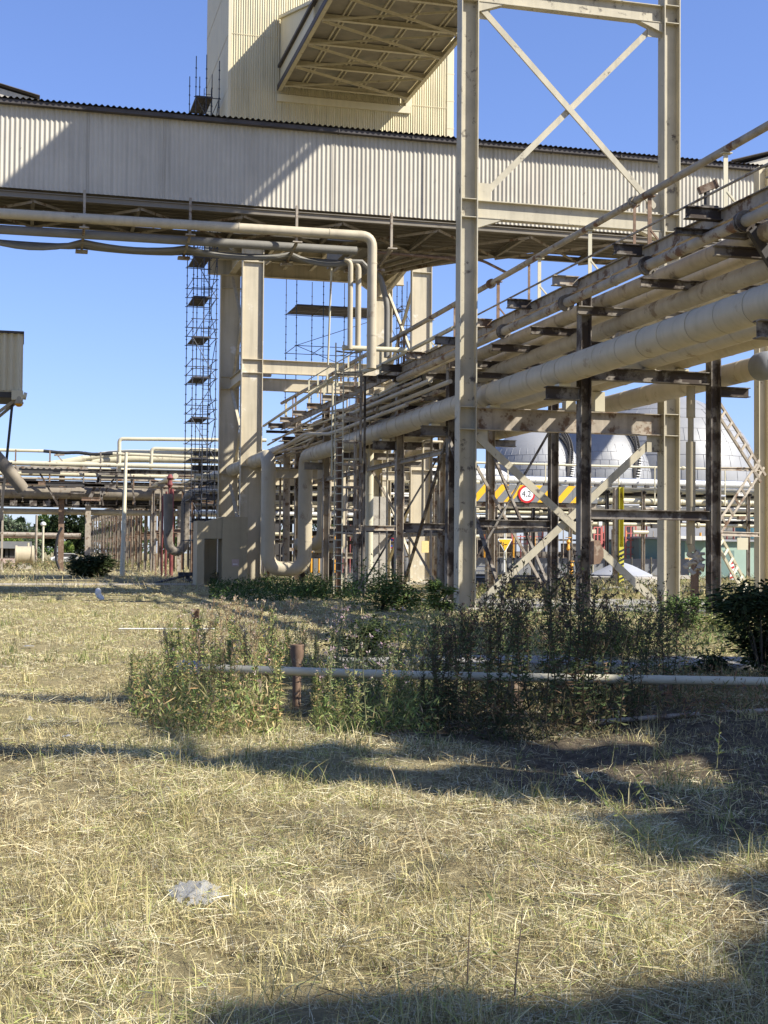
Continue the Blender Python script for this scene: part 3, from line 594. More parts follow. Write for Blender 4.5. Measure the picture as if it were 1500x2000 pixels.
t.part(MB().isec((18.9, 34.75, 2.27), (20.96, 35.9, 2.27), .1, .13), 'beam', M_rack2); t.part(MB().isec((18.9, 34.75, 4.1), (20.96, 35.9, 4.2), .1, .1), 'upper_beam', M_rack2)
q = P(1450, 1062, Y=34.6); t.part(MB().box(q.x-.17, q.x+.17, 34.58, 34.6, q.z-.17, q.z+.17), 'notice_plate', M_pale)
# small round cover plate hung on the front post
q = P(1164, 1080, Y=32.6)
solo(MB().prism([(q.x-.1, q.z+.3), (q.x+.05, q.z+.33), (q.x+.17, q.z+.05), (q.x+.17, q.z-.1), (q.x+.07, q.z-.27), (q.x-.1, q.z-.3)], 'y', 32.5, 32.8), 'cover_panel', M_rust, 'brown bent cover panel fixed to the front rack post', 'panel', (q.x, 32.6, q.z))

# low cross rack behind the pipe loop, dense with beams
t = Thing('cross_rack', 'dark low rack of beams and posts behind the pipe loop and ladder', 'pipe rack', (15, 79.5, 0)); rq = random.Random(33)
for z, h in ((2.3, .22), (3.5, .25), (4.9, .3), (5.7, .22), (6.6, .3), (7.4, .25)): t.part(MB().isec((9.6, 79.5+rq.uniform(-.5, .5), z), (27, 79.5, z), .25, h), 'beam', rq.choice([M_rack, M_dark]))
for i in range(13): x = 10.2+i*1.28+rq.uniform(-.3, .3); t.part(MB().isec((x, 80.2, 0), (x, 80.2, 7.4), .16, .16, (1,0,0)), 'post', rq.choice([M_rack, M_dark, M_rack2, M_rust]))
for i in range(26):
    x = rq.uniform(10, 25); z = rq.uniform(1.2, 7.5); l = rq.uniform(.5, 2.2); t.part(MB().box(x, x+l, 79.0, 79.25, z, z+rq.uniform(.08, .3)), 'bracket', rq.choice([M_dark, M_rack, M_rack2, M_rack]))
for i, (z, r, m) in enumerate(((2.75, .1, M_pale), (3.95, .12, M_white), (4.4, .07, M_pipe), (6.05, .14, M_pale), (6.95, .1, M_pipe), (5.25, .08, M_white))):
    pipe('thin_pipe', 'thin level pipe on the low cross rack behind the loop', [(9.6, 78.9, z), (27, 78.9, z)], r, m, n=8, seam=2, group='pipes on the low cross rack')
# ================================================================ scaffolds
def scaffold(label, xs, ys, z0, z1, lift, decks, ladders=True, brace=True, loc=None, extra=True, boards=5):
    g = Thing('scaffold_tower', label, 'scaffold', loc or (xs[0], ys[0], z0))
    r = .026
    for x in xs:
        for y in ys:
            m = MB().tube([(x, y, z0), (x, y, z1+random.uniform(.1, .9))], r, 6)
            for k in range(int((z1-z0)/.5)): m.tube([(x, y, z0+.25+k*.5-.02), (x, y, z0+.25+k*.5+.02)], r*2, 6)
            g.part(m, 'standard', M_scaf)
    n = int((z1-z0)/lift)
    for k in range(n+1):
        z = z0+.15+k*lift
        for dz in (0, .5, 1.0):
            if k == n and dz: continue
            for y in ys:
                if dz == 0 or (k in decks): g.part(MB().tube([(xs[0]-.1, y, z+dz), (xs[-1]+.1, y, z+dz)], r*.9, 6), 'ledger', M_scaf)
            if dz == 0 or k in decks:
                for x in (xs if dz == 0 else (xs[0], xs[-1])): g.part(MB().tube([(x, ys[0]-.1, z+dz), (x, ys[-1]+.1, z+dz)], r*.9, 6), 'transom', M_scaf)
        if k in decks:
            m = MB(); w = (ys[-1]-ys[0])/boards
            for i in range(boards): m.box(xs[0]+.05, decks[k] if decks[k] else xs[-1]-.05, ys[0]+i*w+.02, ys[0]+(i+1)*w-.02, z+.04+.004*(i % 2), z+.09)
            g.part(m, 'deck', M_board)
        if k < n:
            if brace:
                s = (k % 2 == 0)
                g.part(MB().tube([(xs[0] if s else xs[-1], ys[0], z), (xs[-1] if s else xs[0], ys[0], z+lift)], r*.8, 6), 'diagonal_brace', M_scaf)
                g.part(MB().tube([(xs[-1], ys[0] if s else ys[-1], z), (xs[-1], ys[-1] if s else ys[0], z+lift)], r*.8, 6), 'diagonal_brace', M_scaf)
            if ladders:
                lx = xs[0]+.45+(.0 if k % 2 else .15); m = MB()
                for s in (0, .38): m.tube([(lx+s, ys[0]+.3, z), (lx+s+.1, ys[0]+.9, z+lift+.8)], .02, 6)
                for i in range(9): t = i/9; m.tube([(lx+.1*t, ys[0]+.3+.6*t, z+(lift+.8)*t), (lx+.38+.1*t, ys[0]+.3+.6*t, z+(lift+.8)*t)], .014, 5)
                g.part(m, 'ladder', M_scaf)
    return g
random.seed(4)
DK = {k: 9.45 for k in range(2, 13)}
scaffold('tall dark scaffold tower with ladders climbing the left side of the tower', (8.55, 9.1, 9.78), (71.5, 74.4), 0, 27.6, 2.13, DK)
scaffold('dark scaffold with a wide plank deck seen through the tower legs', (15.95, 17.62, 19.73, 22.6), (81, 84.4), 9.2, 18.6, 2.45, {3: None}, ladders=False, loc=(16, 81, 9.2), boards=6)
scaffold('narrow dark scaffold partly hidden behind the right tower leg', (22.5, 23.15, 23.7), (80.6, 81.8), 8, 18, 2.2, {3: None}, ladders=False, loc=(22.5, 80, 8))
scaffold('thin dark scaffold between the two left tower legs', (12.35, 12.75), (79.6, 80.4), 0, 17.6, 1.9, {}, ladders=True, loc=(12.3, 79.6, 0))
# ---- painted concrete frame in front of the left leg
t = Thing('concrete_doorway', 'beige box-shaped concrete doorway standing in front of the left tower leg', 'concrete frame', (9.7, 68, 0))
t.part(MB().box(9.66, 10.92, 67.5, 69.0, 0, 3.42), 'column', M_block); t.part(MB().box(8.42, 8.78, 67.6, 69.2, 0, 3.2), 'column', M_block)
t.part(MB().prism([(8.78, 2.32), (9.655, 2.32), (9.655, 3.40), (8.78, 3.15)], 'y', 67.6, 69.1), 'lintel', M_block)
t.part(MB().box(8.78, 9.66, 69.6, 69.9, 0, 2.3), 'back_wall', M_block)
t.part(MB().box(10.15, 10.50, 67.485, 67.499, .95, 1.3), 'notice_plate', M_brick)
m = MB(); [m.box(10.2+i*.06, 10.24+i*.06, 67.478, 67.484, 1.03, 1.09) for i in range(4)]; t.part(m, 'lettering', M_signw)
for i, (x, y, rz) in enumerate(((13.8, 66.9, .1), (14.9, 68.9, -.2), (12.6, 66.1, .3))): pass
# ---- concrete pier beyond the rack
t = Thing('concrete_pier', 'tall weathered concrete pier with a chamfered head among the far rack posts', 'pier', (17.3, 66.5, 0))
t.part(MB().prism([(16.75, 0), (17.75, 0), (17.75, 4.2), (17.6, 4.5), (16.95, 4.5), (16.75, 4.2)], 'y', 66, 67.3), 'shaft', M_conc)
t.part(MB().isec((17.2, 66.6, 4.5), (17.2, 66.6, 7.9), .6, .7, (1,0,0)), 'steel_head', M_paint)
# ---- hopper, lamp and chute at the left edge
t = Thing('elevated_hopper', 'ribbed grey beige cabin on struts at the left picture edge', 'hopper', (-3, 61, 8.4))
m = MB().corr((-7, 60, 8.45), (1,0,0), 6.95, (0,0,2.45), .29, .05, (0,-1,0), 8); t.part(m, 'ribbed_wall', M_flat)
t.part(MB().box(-7, -.06, 60.06, 63, 8.4, 10.9), 'body', M_flat); t.part(MB().box(-7.05, -.02, 59.9, 63.05, 10.9, 11.0), 'roof', M_roof)
t.part(MB().box(-7, -.05, 60.02, 62.9, 8.16, 8.39), 'floor_frame', M_dark)
t.part(MB().box(-.5, -.02, 59.8, 60.1, 8.05, 8.45).tube([(-.02, 59.95, 8.25), (.12, 59.95, 8.22)], .16, 10), 'corner_bracket', M_flat)
for p, q, r in (((-.25, 60.2, 8.15), (-2.6, 60.2, 6.3), .13), ((-.2, 60.5, 8.1), (-2.6, 60.6, 5.95), .12)): t.part(MB().bar(p, q, r, r), 'strut', M_block)
t.part(MB().bar((-.45, 60.3, 8.1), (-.95, 60.3, 2.0), .11, .11), 'thin_leg', M_dark)
for x in (-6.5, -2.9): t.part(MB().bar((x, 61, 8.2), (x, 61, 0), .25, .25), 'leg', M_dark)
q = P(37, 785, Y=59.9); t2 = Thing('warning_lamp', 'small amber domed lamp hanging under the cabin corner', 'lamp', tuple(q))
t2.part(MB().lathe(q, [(.07, .28), (.12, .22), (.15, .05), (.19, -.02), (.19, -.08)], 14), 'housing', M_block)
t2.part(MB().lathe(q, [(.17, -.081), (.15, -.15), (.09, -.2), (.02, -.215)], 14), 'glass', M_amber)
pts = [P(-40, 855, Y=58), P(0, 905, Y=58), P(22, 925, Y=58), P(36, 938, Y=58.1), P(43, 950, Y=58.2)]
pipe('chute', 'fat grey beige chute sloping down below the cabin at the left edge', [tuple(p) for p in pts[:1]+pts[2:3]]+[tuple(P(44, 955, Y=58.3))], .27, M_shadepipe, .6, 18)
# ================================================================ left pipe bridge
YB = 115.
BP = (0, 1, 2)
def bz(y, px=120): return P(px, y, Y=YB).z
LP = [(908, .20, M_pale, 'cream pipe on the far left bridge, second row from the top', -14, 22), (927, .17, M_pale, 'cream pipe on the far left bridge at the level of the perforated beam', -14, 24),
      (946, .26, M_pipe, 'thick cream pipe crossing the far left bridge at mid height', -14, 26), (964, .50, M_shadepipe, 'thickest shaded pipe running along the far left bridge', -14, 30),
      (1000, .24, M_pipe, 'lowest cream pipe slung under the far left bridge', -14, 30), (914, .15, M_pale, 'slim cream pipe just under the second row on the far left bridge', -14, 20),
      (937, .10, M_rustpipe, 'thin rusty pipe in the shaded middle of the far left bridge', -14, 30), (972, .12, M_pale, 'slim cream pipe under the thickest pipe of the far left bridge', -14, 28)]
random.seed(8)
for j, (y, r, m, lab, xa, xb) in enumerate(LP):
    pipe('bridge_pipe', lab, [(xa, YB+(j % 3)*1.1-.8, bz(y)), (xb, YB+(j % 3)*1.1-.8, bz(y)+.05)], r, m, n=12, seam=2.5)
a, b, c = P(0, 880, Y=YB), P(85, 881, Y=YB), P(220, 886, Y=YB)
pipe('bridge_pipe', 'slim cream topmost pipe at the far left that ends in a black hose', [(-14, YB, a.z), tuple(b)], .13, M_pale, n=10, seam=2)
pipe('bridge_hose', 'black wavy hose joining two slim pipes on top of the far left bridge', [tuple(b), tuple(P(110, 883, Y=YB)), tuple(P(128, 886, Y=YB)), tuple(P(155, 882, Y=YB)), tuple(P(178, 889, Y=YB)), tuple(P(200, 886, Y=YB)), tuple(c)], .14, M_black, .8, 10, cat='hose')
pipe('bridge_pipe', 'slim cream pipe continuing right from the black hose', [tuple(c), tuple(P(372, 892, Y=YB)), ], .13, M_pale, n=10, seam=1.4)
pipe('bridge_pipe', 'cream pipe arching as a tall rectangular loop above the far left bridge', [tuple(P(233, 925, Y=YB+1)), tuple(P(233, 857, Y=YB+1)), tuple(P(520, 860, Y=YB+1))], .16, M_pale, .35, 12)
pipe('bridge_pipe', 'cream pipe bending up from the bridge just before the scaffold tower', [tuple(P(295, 916, Y=YB)), tuple(P(296, 876, Y=YB)), tuple(P(520, 882, Y=YB))], .15, M_pale, .35, 12)
for off, lab in ((0, 'broad cream duct rising and levelling off along the far left bridge top'), (10, 'second broad cream duct rising just below its twin on the far left bridge')):
    pipe('bridge_duct', lab, [tuple(P(60, 912+off, Y=YB+2)), tuple(P(130, 905+off, Y=YB+2)), tuple(P(215, 885+off, Y=YB+2)), tuple(P(520, 890+off, Y=YB+2))], .33, M_pale, 2.2, 14, seam=2.4)
t = Thing('pipe_bridge', 'long shaded steel girder bridge carrying many cream pipes at the far left', 'pipe bridge', (5, YB, 0))
for y, h, m in ((954, .25, M_dark), (978, .5, M_dark), (985, .45, M_rack), (918, .45, M_rack), (940, .2, M_rack)):
    z = bz(y); t.part(MB().isec((-14, YB+1.2, z), (32, YB+1.2, z), .3, h), 'girder', m)
m = MB(); z = bz(919)
t.part(MB().box(-14, 5.2, YB-1.12, YB-1.05, z-.24, z+.24), 'perforated_beam', M_rack2)
m = MB()
for i in range(40): m.tube([(-13.5+i*.46, YB-1.13, z), (-13.5+i*.46, YB-1.121, z)], .13, 10)
t.part(m, 'beam_holes', M_black)
random.seed(2)
for i in range(28):
    x = -10+i*1.35; t.part(MB().bar((x, YB-.9, bz(985)), (x, YB-.9, bz(random.choice([906, 926, 946, 882]))), .12, .12, (1,0,0)), 'upright', random.choice([M_rack2, M_rack, M_rust]))
    if i % 2: t.part(MB().isec((x+.6, YB-1.6, bz(978)), (x+.6, YB+3, bz(978)), .2, .35), 'cross_beam', M_rack)
for px, bot in ((5, 1108), (120, 1112), (172, 1106), (300, 1106), (352, 1108)):
    q = P(px, 1000, Y=YB-.5); t.part(MB().isec((q.x, YB-.5, 0), (q.x, YB-.5, bz(930 if px == 120 else 985)), .45 if px != 5 else .15, .4 if px != 5 else .15, (0,1,0)), 'support_post', M_rust if px == 120 else M_rack2)
for px in (20, 58, 84, 140): t.part(MB().box(P(px, 960, Y=YB).x, P(px+14, 960, Y=YB).x, YB-1.4, YB-1.2, bz(990), bz(980)), 'gusset', M_rack)
t.part(MB().bar(tuple(P(108, 884, Y=YB)), tuple(P(122, 901, Y=YB)), .1, .1).bar(tuple(P(106, 889, Y=YB)), tuple(P(126, 888, Y=YB)), .2, .15), 'hose_bracket', M_rack2)
for i in range(34):
    x = random.uniform(-11, 24); z = bz(random.uniform(908, 985)); l = random.uniform(1, 5); t.part(MB().isec((x, YB-1.9, z), (x+l, YB-1.9, z), .15, random.uniform(.12, .4)), 'tray_beam', random.choice([M_dark, M_rack, M_dark, M_rust]))
for i in range(16):
    x = random.uniform(-11, 24); t.part(MB().bar((x, YB-1.7, bz(988)), (x+random.uniform(-2, 2), YB-1.7, bz(925)), .14, .14), 'lattice_bar', M_rack)
# lower single pipe far behind
pipe('far_pipe', 'thin level pipe on posts in front of the distant trees at the left', [tuple(P(-20, 1043, Y=170)), tuple(P(158, 1046, Y=170))], .28, M_rack2, n=8)
pipe('far_pipe', 'thinner level pipe just below its neighbour before the distant trees', [tuple(P(-20, 1048.5, Y=170)), tuple(P(158, 1050.5, Y=170))], .14, M_rust, n=8)
for px, py, lab in ((5, 1000, 'thin dark pole at the left picture edge under the pipe bridge'), (71.5, 1006, 'thin green grey pole between the small tank and the trees'), (84.5, 1027, 'thin pale lamp pole with a round white head before the trees')):
    q = P(px, py, Y=165); t = Thing('thin_pole', lab, 'pole', (q.x, 165, 0)); t.part(MB().tube([(q.x, 165, 0), (q.x, 165, q.z)], .13, 8), 'pole_shaft', M_rack2 if px < 80 else M_pale)
    if px > 80: t.part(MB().lathe((q.x, 165, q.z+.2), [(.1, -.25), (.32, -.1), (.32, .1), (.1, .28)], 12), 'lamp_head', M_white)
# cable loop on the brown bridge post
q = [tuple(P(px, py, Y=113.6)) for px, py in ((121, 1030), (113, 1045), (109, 1070), (110, 1095), (116, 1112))]
solo(MB().tube(q, .1, 8), 'hanging_cable', M_black, 'black cable looping down beside the brown bridge post', 'cable', q[0])
# leaning tapered pole
a, b = P(238.5, 1126, Z=0), P(246.5, 884, Y=93.9)
t = Thing('wooden_pole', 'tall pale tapering pole leaning slightly before the left bridge', 'pole', tuple(a)); t.part(MB().tube([tuple(a), tuple(b)], [.17, .10], 12), 'pole_shaft', M_flat); t.part(MB().bar(b+Vector((-.25, 0, 0)), b+Vector((.25, 0, 0)), .08, .08), 'crossarm', M_rack2)
# far trestle rack: pairs of posts running away
proto = None
k = 0
for i in range(19):
    y = 104+i*6.6
    if proto is None:
        proto = Thing('steel_trestle', 'pale two-post trestle in the receding row beyond the left bridge', 'trestle', (10, y, 0), 'trestles of the far pipe rack')
        ps = [proto.part(MB().isec((x, y, 0), (x, y, 6.6), .2, .22, (1,0,0)), 'post', M_rack2 if x < 12 else M_rust if x < 14 else M_dark) for x in (10.2, 12.6, 15.4)]
        proto.part(MB().isec((9.9, y, 6.75), (15.8, y, 6.75), .25, .3), 'head_beam', M_rack2); proto.part(MB().isec((10.4, y, 3.3), (15.2, y, 3.3), .18, .2), 'tie_beam', M_rust)
    else:
        r = proto.o.copy(); COL.objects.link(r); r.location = (10, y, 0)
        for ch in proto.o.children:
            c2 = ch.copy(); COL.objects.link(c2); c2.parent = r
for x, z, r, lab in ((10.6, 7.1, .2, 'cream pipe along the left side of the receding trestles'), (12.8, 7.15, .25, 'cream pipe along the middle of the receding trestles'), (15.2, 7.1, .2, 'cream pipe along the right side of the receding trestles')):
    pipe('trestle_pipe', lab, [(x, 98, z), (x, 226, z)], r, M_pale, n=10)
# red pipe stand and grey loop left of the scaffold
t = Thing('red_pipe_stand', 'dark red painted pipe stand with a valve left of the scaffold foot', 'pipe stand', (P(336, 1110, Y=92).x, 92, 0))
for px, y0, y1, w in ((336, 955, 1118, .13), (325, 960, 1090, .07), (331, 946, 1000, .08), (318, 968, 1110, .06)): q = P(px, y0, Y=92); t.part(MB().tube([(q.x, 92, 0 if y1 > 1080 else P(px, y1, Y=92).z), (q.x, 92, q.z)], w, 8), 'pole', M_red)
for py in (970, 1000, 1040): q = P(327, py, Y=92); t.part(MB().tube([(q.x-.35, 92, q.z), (q.x+.35, 92, q.z)], .05, 8), 'crossbar', M_red)
q = P(332, 938, Y=92); t.part(MB().lathe(q, [(.1, -.5), (.2, -.3), (.13, 0), (.24, .15), (.1, .4)], 10), 'valve', M_red)
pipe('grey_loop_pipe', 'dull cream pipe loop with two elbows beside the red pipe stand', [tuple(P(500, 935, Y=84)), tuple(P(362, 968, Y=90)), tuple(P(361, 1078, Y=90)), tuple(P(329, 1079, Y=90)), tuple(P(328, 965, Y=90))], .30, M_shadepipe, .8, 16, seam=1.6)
t = Thing('gate_barrier', 'dark inclined barrier arm on a low post at the scaffold foot', 'barrier', tuple(P(400, 1130, Z=0)))
a = P(366, 1123, Y=75); b = P(296, 1141, Y=73); t.part(MB().tube([tuple(a), tuple(b)], .07, 8), 'arm', M_scaf); t.part(MB().box(a.x-.5, a.x+.6, 74.8, 75.2, a.z-.05, a.z+.15), 'head', M_scaf); t.part(MB().box(a.x-.1, a.x+.1, 74.9, 75.1, 0, a.z), 'post', M_scaf)
q = P(303.5, 1125, Z=0); solo(MB().box(q.x-.06, q.x+.06, q.y-.06, q.y+.06, 0, 1.5), 'marker_post', M_rust, 'thin dark wooden marker post near the barrier arm', 'post', tuple(q))
# small masonry shed, tank, car
a, b = P(-30, 1092, Y=150), P(62, 1066, Y=150)
t = Thing('masonry_shed', 'low shed with patched pale masonry and flat grey roof at the far left', 'shed', (a.x, 150, 0))
t.part(MB().box(a.x, b.x-.8, 150, 156, 0, b.z-.3), 'wall', M_brick); t.part(MB().box(a.x-.3, b.x, 149.4, 156.5, b.z-.3, b.z+.45), 'roof', M_stripe)
for px in (12, 23, 3): q = P(px, 1079, Y=149.9); t.part(MB().box(q.x-.35, q.x+.35, 149.93, 149.99, q.z-.55, q.z+.45), 'window', M_dark)
a, b = P(30, 1085, Y=128), P(66, 1085, Y=128)
t = Thing('storage_tank', 'cream horizontal cylinder tank on a stone footing at the far left', 'tank', (a.x, 128, 0))
t.part(MB().lathe((a.x, 128, a.z), [(.5, -.05), (.92, .0), (.92, .16), (.84, .17), (.84, b.x-a.x-.2), (.92, b.x-a.x-.19), (.92, b.x-a.x), (.5, b.x-a.x+.06)], 24, 'x'), 'tank_shell', M_pipe)
t.part(MB().box(a.x+.2, b.x-.2, 127.5, 128.5, 0, a.z-.6), 'footing', M_conc)
q = P(62, 1060, Y=128); t.part(MB().tube([(q.x-.3, 128.8, 0), (q.x-.3, 128.8, q.z)], .1, 8), 'vent_pipe', M_pale)
q = P(132, 1087, Z=0); q = Vector((P(131, 1080, Y=185).x, 185, 0))
t = Thing('parked_car', 'white car parked far away between the bridge posts and the trees', 'car', tuple(q))
t.part(MB().prism([(-2.1, .35), (2.1, .35), (2.1, .8), (1.5, .95), (.9, 1.42), (-1., 1.45), (-1.7, .95), (-2.1, .85)], 'y', -.85, .85), 'body', M_white); t.o.children[0].data.transform(Matrix.Translation(q))
m = MB().prism([(1.3, .97), (.85, 1.37), (-.95, 1.39), (-1.45, .97)], 'y', -.87, .87); o = t.part(m, 'window', M_dark); o.data.transform(Matrix.Translation(q))
for x in (-1.3, 1.3):
    for y in (-.8, .62): o = t.part(MB().lathe((x, y, .33), [(.33, 0), (.33, .2)], 14, 'y'), 'wheel', M_black); o.data.transform(Matrix.Translation(q))
# ================================================================ right background
# aluminium dome with curved stair
def dome(label, px, py, rp, Y, seed, stair=()):
    c = P(px, py, Y=Y); R_ = rp*float(np.dot(np.array([c.x, c.y, c.z-EYE]), CF))/FPX; z0 = 1.0; e0 = -math.asin(min(.98, (c.z-z0)/R_)) if c.z > z0 else 0
    t = Thing('storage_dome', label, 'dome', (c.x, c.y, z0), 'storage domes beyond the right bridge'); E = [e0+(math.pi/2-e0)*i/26 for i in range(26)]
    t.part(MB().lathe(c, [(R_*math.cos(e), R_*math.sin(e)) for e in E]+[(.2, R_)], 72), 'shell', M_dome)
    d = lambda a, e, k=1.0: c+Vector((math.cos(e)*math.cos(a), math.cos(e)*math.sin(a), math.sin(e)))*R_*k
    m = MB(); rows = [e0+.12+.155*i for i in range(12)]
    for i, e in enumerate(rows):
        if e < 1.5:
            m.tube([d(a*2*math.pi/72, e, 1.0008) for a in range(73)], .022, 4, False); n = max(8, int(40*math.cos(e)))
            for k in range(n): a = (k+.5*(i % 2))*2*math.pi/n; m.tube([d(a, e, 1.0008), d(a, min(e+.0775, 1.5), 1.0008), d(a, min(1.5, e+.155), 1.0008)], .018, 4, False)
    t.part(m, 'panel_seams', M_seam)
    for a0, a1, w in stair:
        ms, mr = MB(), MB(); path = [(a0+(a1-a0)*i/30, -.05+1.35*i/30) for i in range(31)]
        for a, e in path:
            p, q = d(a, e, 1.012), d(a+w/max(.25, math.cos(e)), e, 1.012); ms.bar(p, q, .5, .07)
            for k in (p, q): mr.tube([k, k+Vector((0, 0, 1.0))], .04, 5)
        for s_ in (0, 1):
            for h in (.05, .55, 1.0): mr.tube([d(a+s_*w/max(.25, math.cos(e)), e, 1.012)+Vector((0, 0, h)) for a, e in path], .05 if h > .1 else .09, 5)
        t.part(ms, 'stair', M_white); t.part(mr, 'stair_rail', M_dark)
dome('largest pale sheet metal dome, right of the right portal column', 1296, 955, 183, 136, 1)
dome('middle sheet metal dome with a curved stair, just left of the right portal column', 1158, 938, 112, 122, 2, ((-1.25, -.75, .09),))
dome('smallest sheet metal dome with a curved stair, behind the left part of the striped bar', 1040, 936, 96, 112, 3, ((-1.2, -.7, .10),))
# right pipe bridge
Y2 = 84.
def rz(y, px=1200): return P(px, y, Y=Y2).z
RP = [(912, .075, M_pale, 'thin rail-like pipe topmost on the right background bridge'), (941, .26, M_white, 'fat white pipe along the top of the right background bridge'), (957, .16, M_pale, 'cream pipe above the dark tray of the right background bridge'),
      (969, .14, M_pale, 'cream pipe level with the yellow striped bar, behind it'), (979, .20, M_pale, 'thick cream pipe at mid height of the right background bridge'), (992, .16, M_white, 'white pipe below the thick one on the right background bridge'),
      (1003, .10, M_pale, 'slim cream pipe low on the right background bridge'), (1011, .15, M_white, 'white pipe near the bottom of the right background bridge'), (1024, .12, M_pale, 'lowest cream pipe of the right background bridge'), (950, .1, M_white, 'slim white pipe hugging the fat white one on the right bridge')]
random.seed(6)
for j, (y, r, m, lab) in enumerate(RP):
    pipe('bridge_pipe', lab, [(12, Y2+(j % 4)*.6-.6, rz(y)), (58, Y2+(j % 4)*.6-.6, rz(y))], r, m, n=12, seam=1.8, flanges=[((random.uniform(20, 48), Y2+(j % 4)*.6-.6, rz(y)), (1,0,0)) for _ in range(2)] if r < .2 else ())
pipe('bridge_duct', 'broad white lagged duct with a raised step on the right background bridge', [(21, Y2+1, rz(952, 900)), (23.5, Y2+1, rz(952, 930)), (24.5, Y2+1, rz(926, 960)), (30.5, Y2+1, rz(926, 1090)), (31.4, Y2+1, rz(945, 1100)), (40, Y2+1, rz(945, 1200))], .33, M_white, .5, 14, seam=1.2)
t = Thing('pipe_bridge', 'dark steel trestle bridge carrying white pipes across the right background', 'pipe bridge', (30, Y2, 0))
for y, h in ((963, .22), (1000, .3), (1017, .25), (986, .2)): t.part(MB().isec((12, Y2+1.1, rz(y)), (58, Y2+1.1, rz(y)), .3, h), 'girder', M_dark)
for i in range(17):
    x = 14+i*2.6; t.part(MB().isec((x, Y2-.8, 0), (x, Y2-.8, rz(958)), .2, .2, (1,0,0)), 'support_post', random.choice([M_pale, M_rack2, M_dark])); 
    t.part(MB().bar((x+.8, Y2-.9, rz(985)), (x+.8, Y2-.9, rz(912)), .07, .07, (1,0,0)), 'upright', M_pale)
    t.part(MB().isec((x, Y2-1.3, rz(1017)), (x, Y2+2.4, rz(1017)), .18, .22), 'cross_beam', M_dark)
    t.part(MB().isec((x, Y2-1.3, rz(963)), (x, Y2+2.4, rz(963)), .16, .18), 'cross_beam', M_dark)
for i in range(60):
    x = random.uniform(14, 56); z = rz(random.uniform(962, 1040)); l = random.uniform(.4, 1.6); m = MB()
    if i % 2: m.tube([(x, Y2-1.1, z), (x+l, Y2-1.1, z)], random.uniform(.05, .13), 8)
    else: m.box(x, x+l*.5, Y2-1.2, Y2-.9, z-.1, z+.15)
    t.part(m, 'fitting', random.choice([M_white, M_pale, M_rack2, M_dark, M_bluegrey]))
for i in range(26): t.part(MB().box(22+i*.9, 22.3+i*.9, Y2-1.15, Y2-.95, rz(953), rz(948)), 'clamp', M_dark)
# dark shaded process plant far under the bridge
t = Thing('process_plant', 'shaded blocks and shelves of process equipment under the right background bridge', 'plant', (30, 100, 0))
for i in range(30):
    x = 16+i*1.25; w = random.uniform(.5, 1.3); h = random.uniform(1.2, 4.5); y = random.uniform(94, 108)
    m = MB()
    if i % 3: m.box(x, x+w, y, y+1.5, .2, h).box(x+.1, x+w-.1, y-.1, y, h*.4, h*.8)
    else: m.lathe((x, y, .2), [(w*.5, 0), (w*.55, .1), (w*.55, h-.3), (w*.3, h), (.1, h+.1)], 14)
    t.part(m, 'equipment_box' if i % 3 else 'vessel', random.choice([M_dark, M_rack, M_rack2, M_bluegrey, M_rack, M_dark, M_pale]))
for x in np.arange(15, 53, 4.2): t.part(MB().box(x, x+3.6, 96.5, 98, 0, random.uniform(1.6, 3.6)), 'equipment_block', random.choice([M_dark, M_rack, M_dark, M_stripe]))
for z in (1.4, 2.7, 3.9):
    t.part(MB().box(15, 54, 92.5, 93.2, z, z+.12), 'shelf', M_rack)
for i in range(70):
    x = 15+i*.55; m = MB(); z = random.uniform(2.6, 4.4); m.tube([(x, 92.4, .3), (x, 92.4, z)], random.uniform(.03, .08), 6); t.part(m, 'riser', random.choice([M_red, M_dark, M_pale, M_rack2, M_orange, M_red]))
# red frames
def redframe(px, w, y0, y1, Y, lab):
    a, b = P(px, y1, Y=Y), P(px+w, y0, Y=Y); t = Thing('red_pipe_rack', lab, 'frame', (a.x, Y, 0), 'red scaffold-like frames under the right bridge')
    n = max(2, int((b.z-a.z)/.45))
    for x in (a.x, (a.x+b.x)/2, b.x): t.part(MB().bar((x, Y, max(0, a.z)), (x, Y, b.z), .08, .08, (1,0,0)), 'upright', M_redp)
    for i in range(n+1): t.part(MB().bar((a.x, Y, a.z+(b.z-a.z)*i/n), (b.x, Y, a.z+(b.z-a.z)*i/n), .06, .06), 'rung', M_redp)
M_redp = mat('faded red paint', (.55, .16, .15), .6, .15, 2)
for px, w, y0, y1, lab in ((948, 14, 1032, 1066, 'red frame left of the amber triangle sign'), (1000, 60, 1034, 1062, 'wide red frame above the amber triangle sign'), (1160, 14, 1030, 1100, 'tall red frame left of the right yellow post'), (1176, 10, 1026, 1098, 'tall narrow red frame beside its taller twin'), (1222, 20, 1028, 1096, 'red ladder-like frame at the green hut corner')):
    redframe(px, w, y0, y1, 88, lab)
# orange valves
for px, py, lab in ((1110, 1060, 'small orange valve wheel on a stand left of the front post'), (1116, 1106, 'orange hydrant-like valve low beside the front rack post')):
    q = P(px, py, Y=80); t = Thing('orange_valve', lab, 'valve', (q.x, 80, 0)); t.part(MB().lathe(q, [(.05, -.5), (.13, -.4), (.06, -.1), (.14, .05), (.08, .2)], 12), 'valve_body', M_orange); t.part(MB().lathe(q+Vector((0,0,.3)), [(.18, 0), (.18, .04)], 14), 'handwheel', M_orange); t.part(MB().tube([(q.x, 80, 0), (q.x, 80, q.z-.5)], .06, 8), 'stand', M_dark)
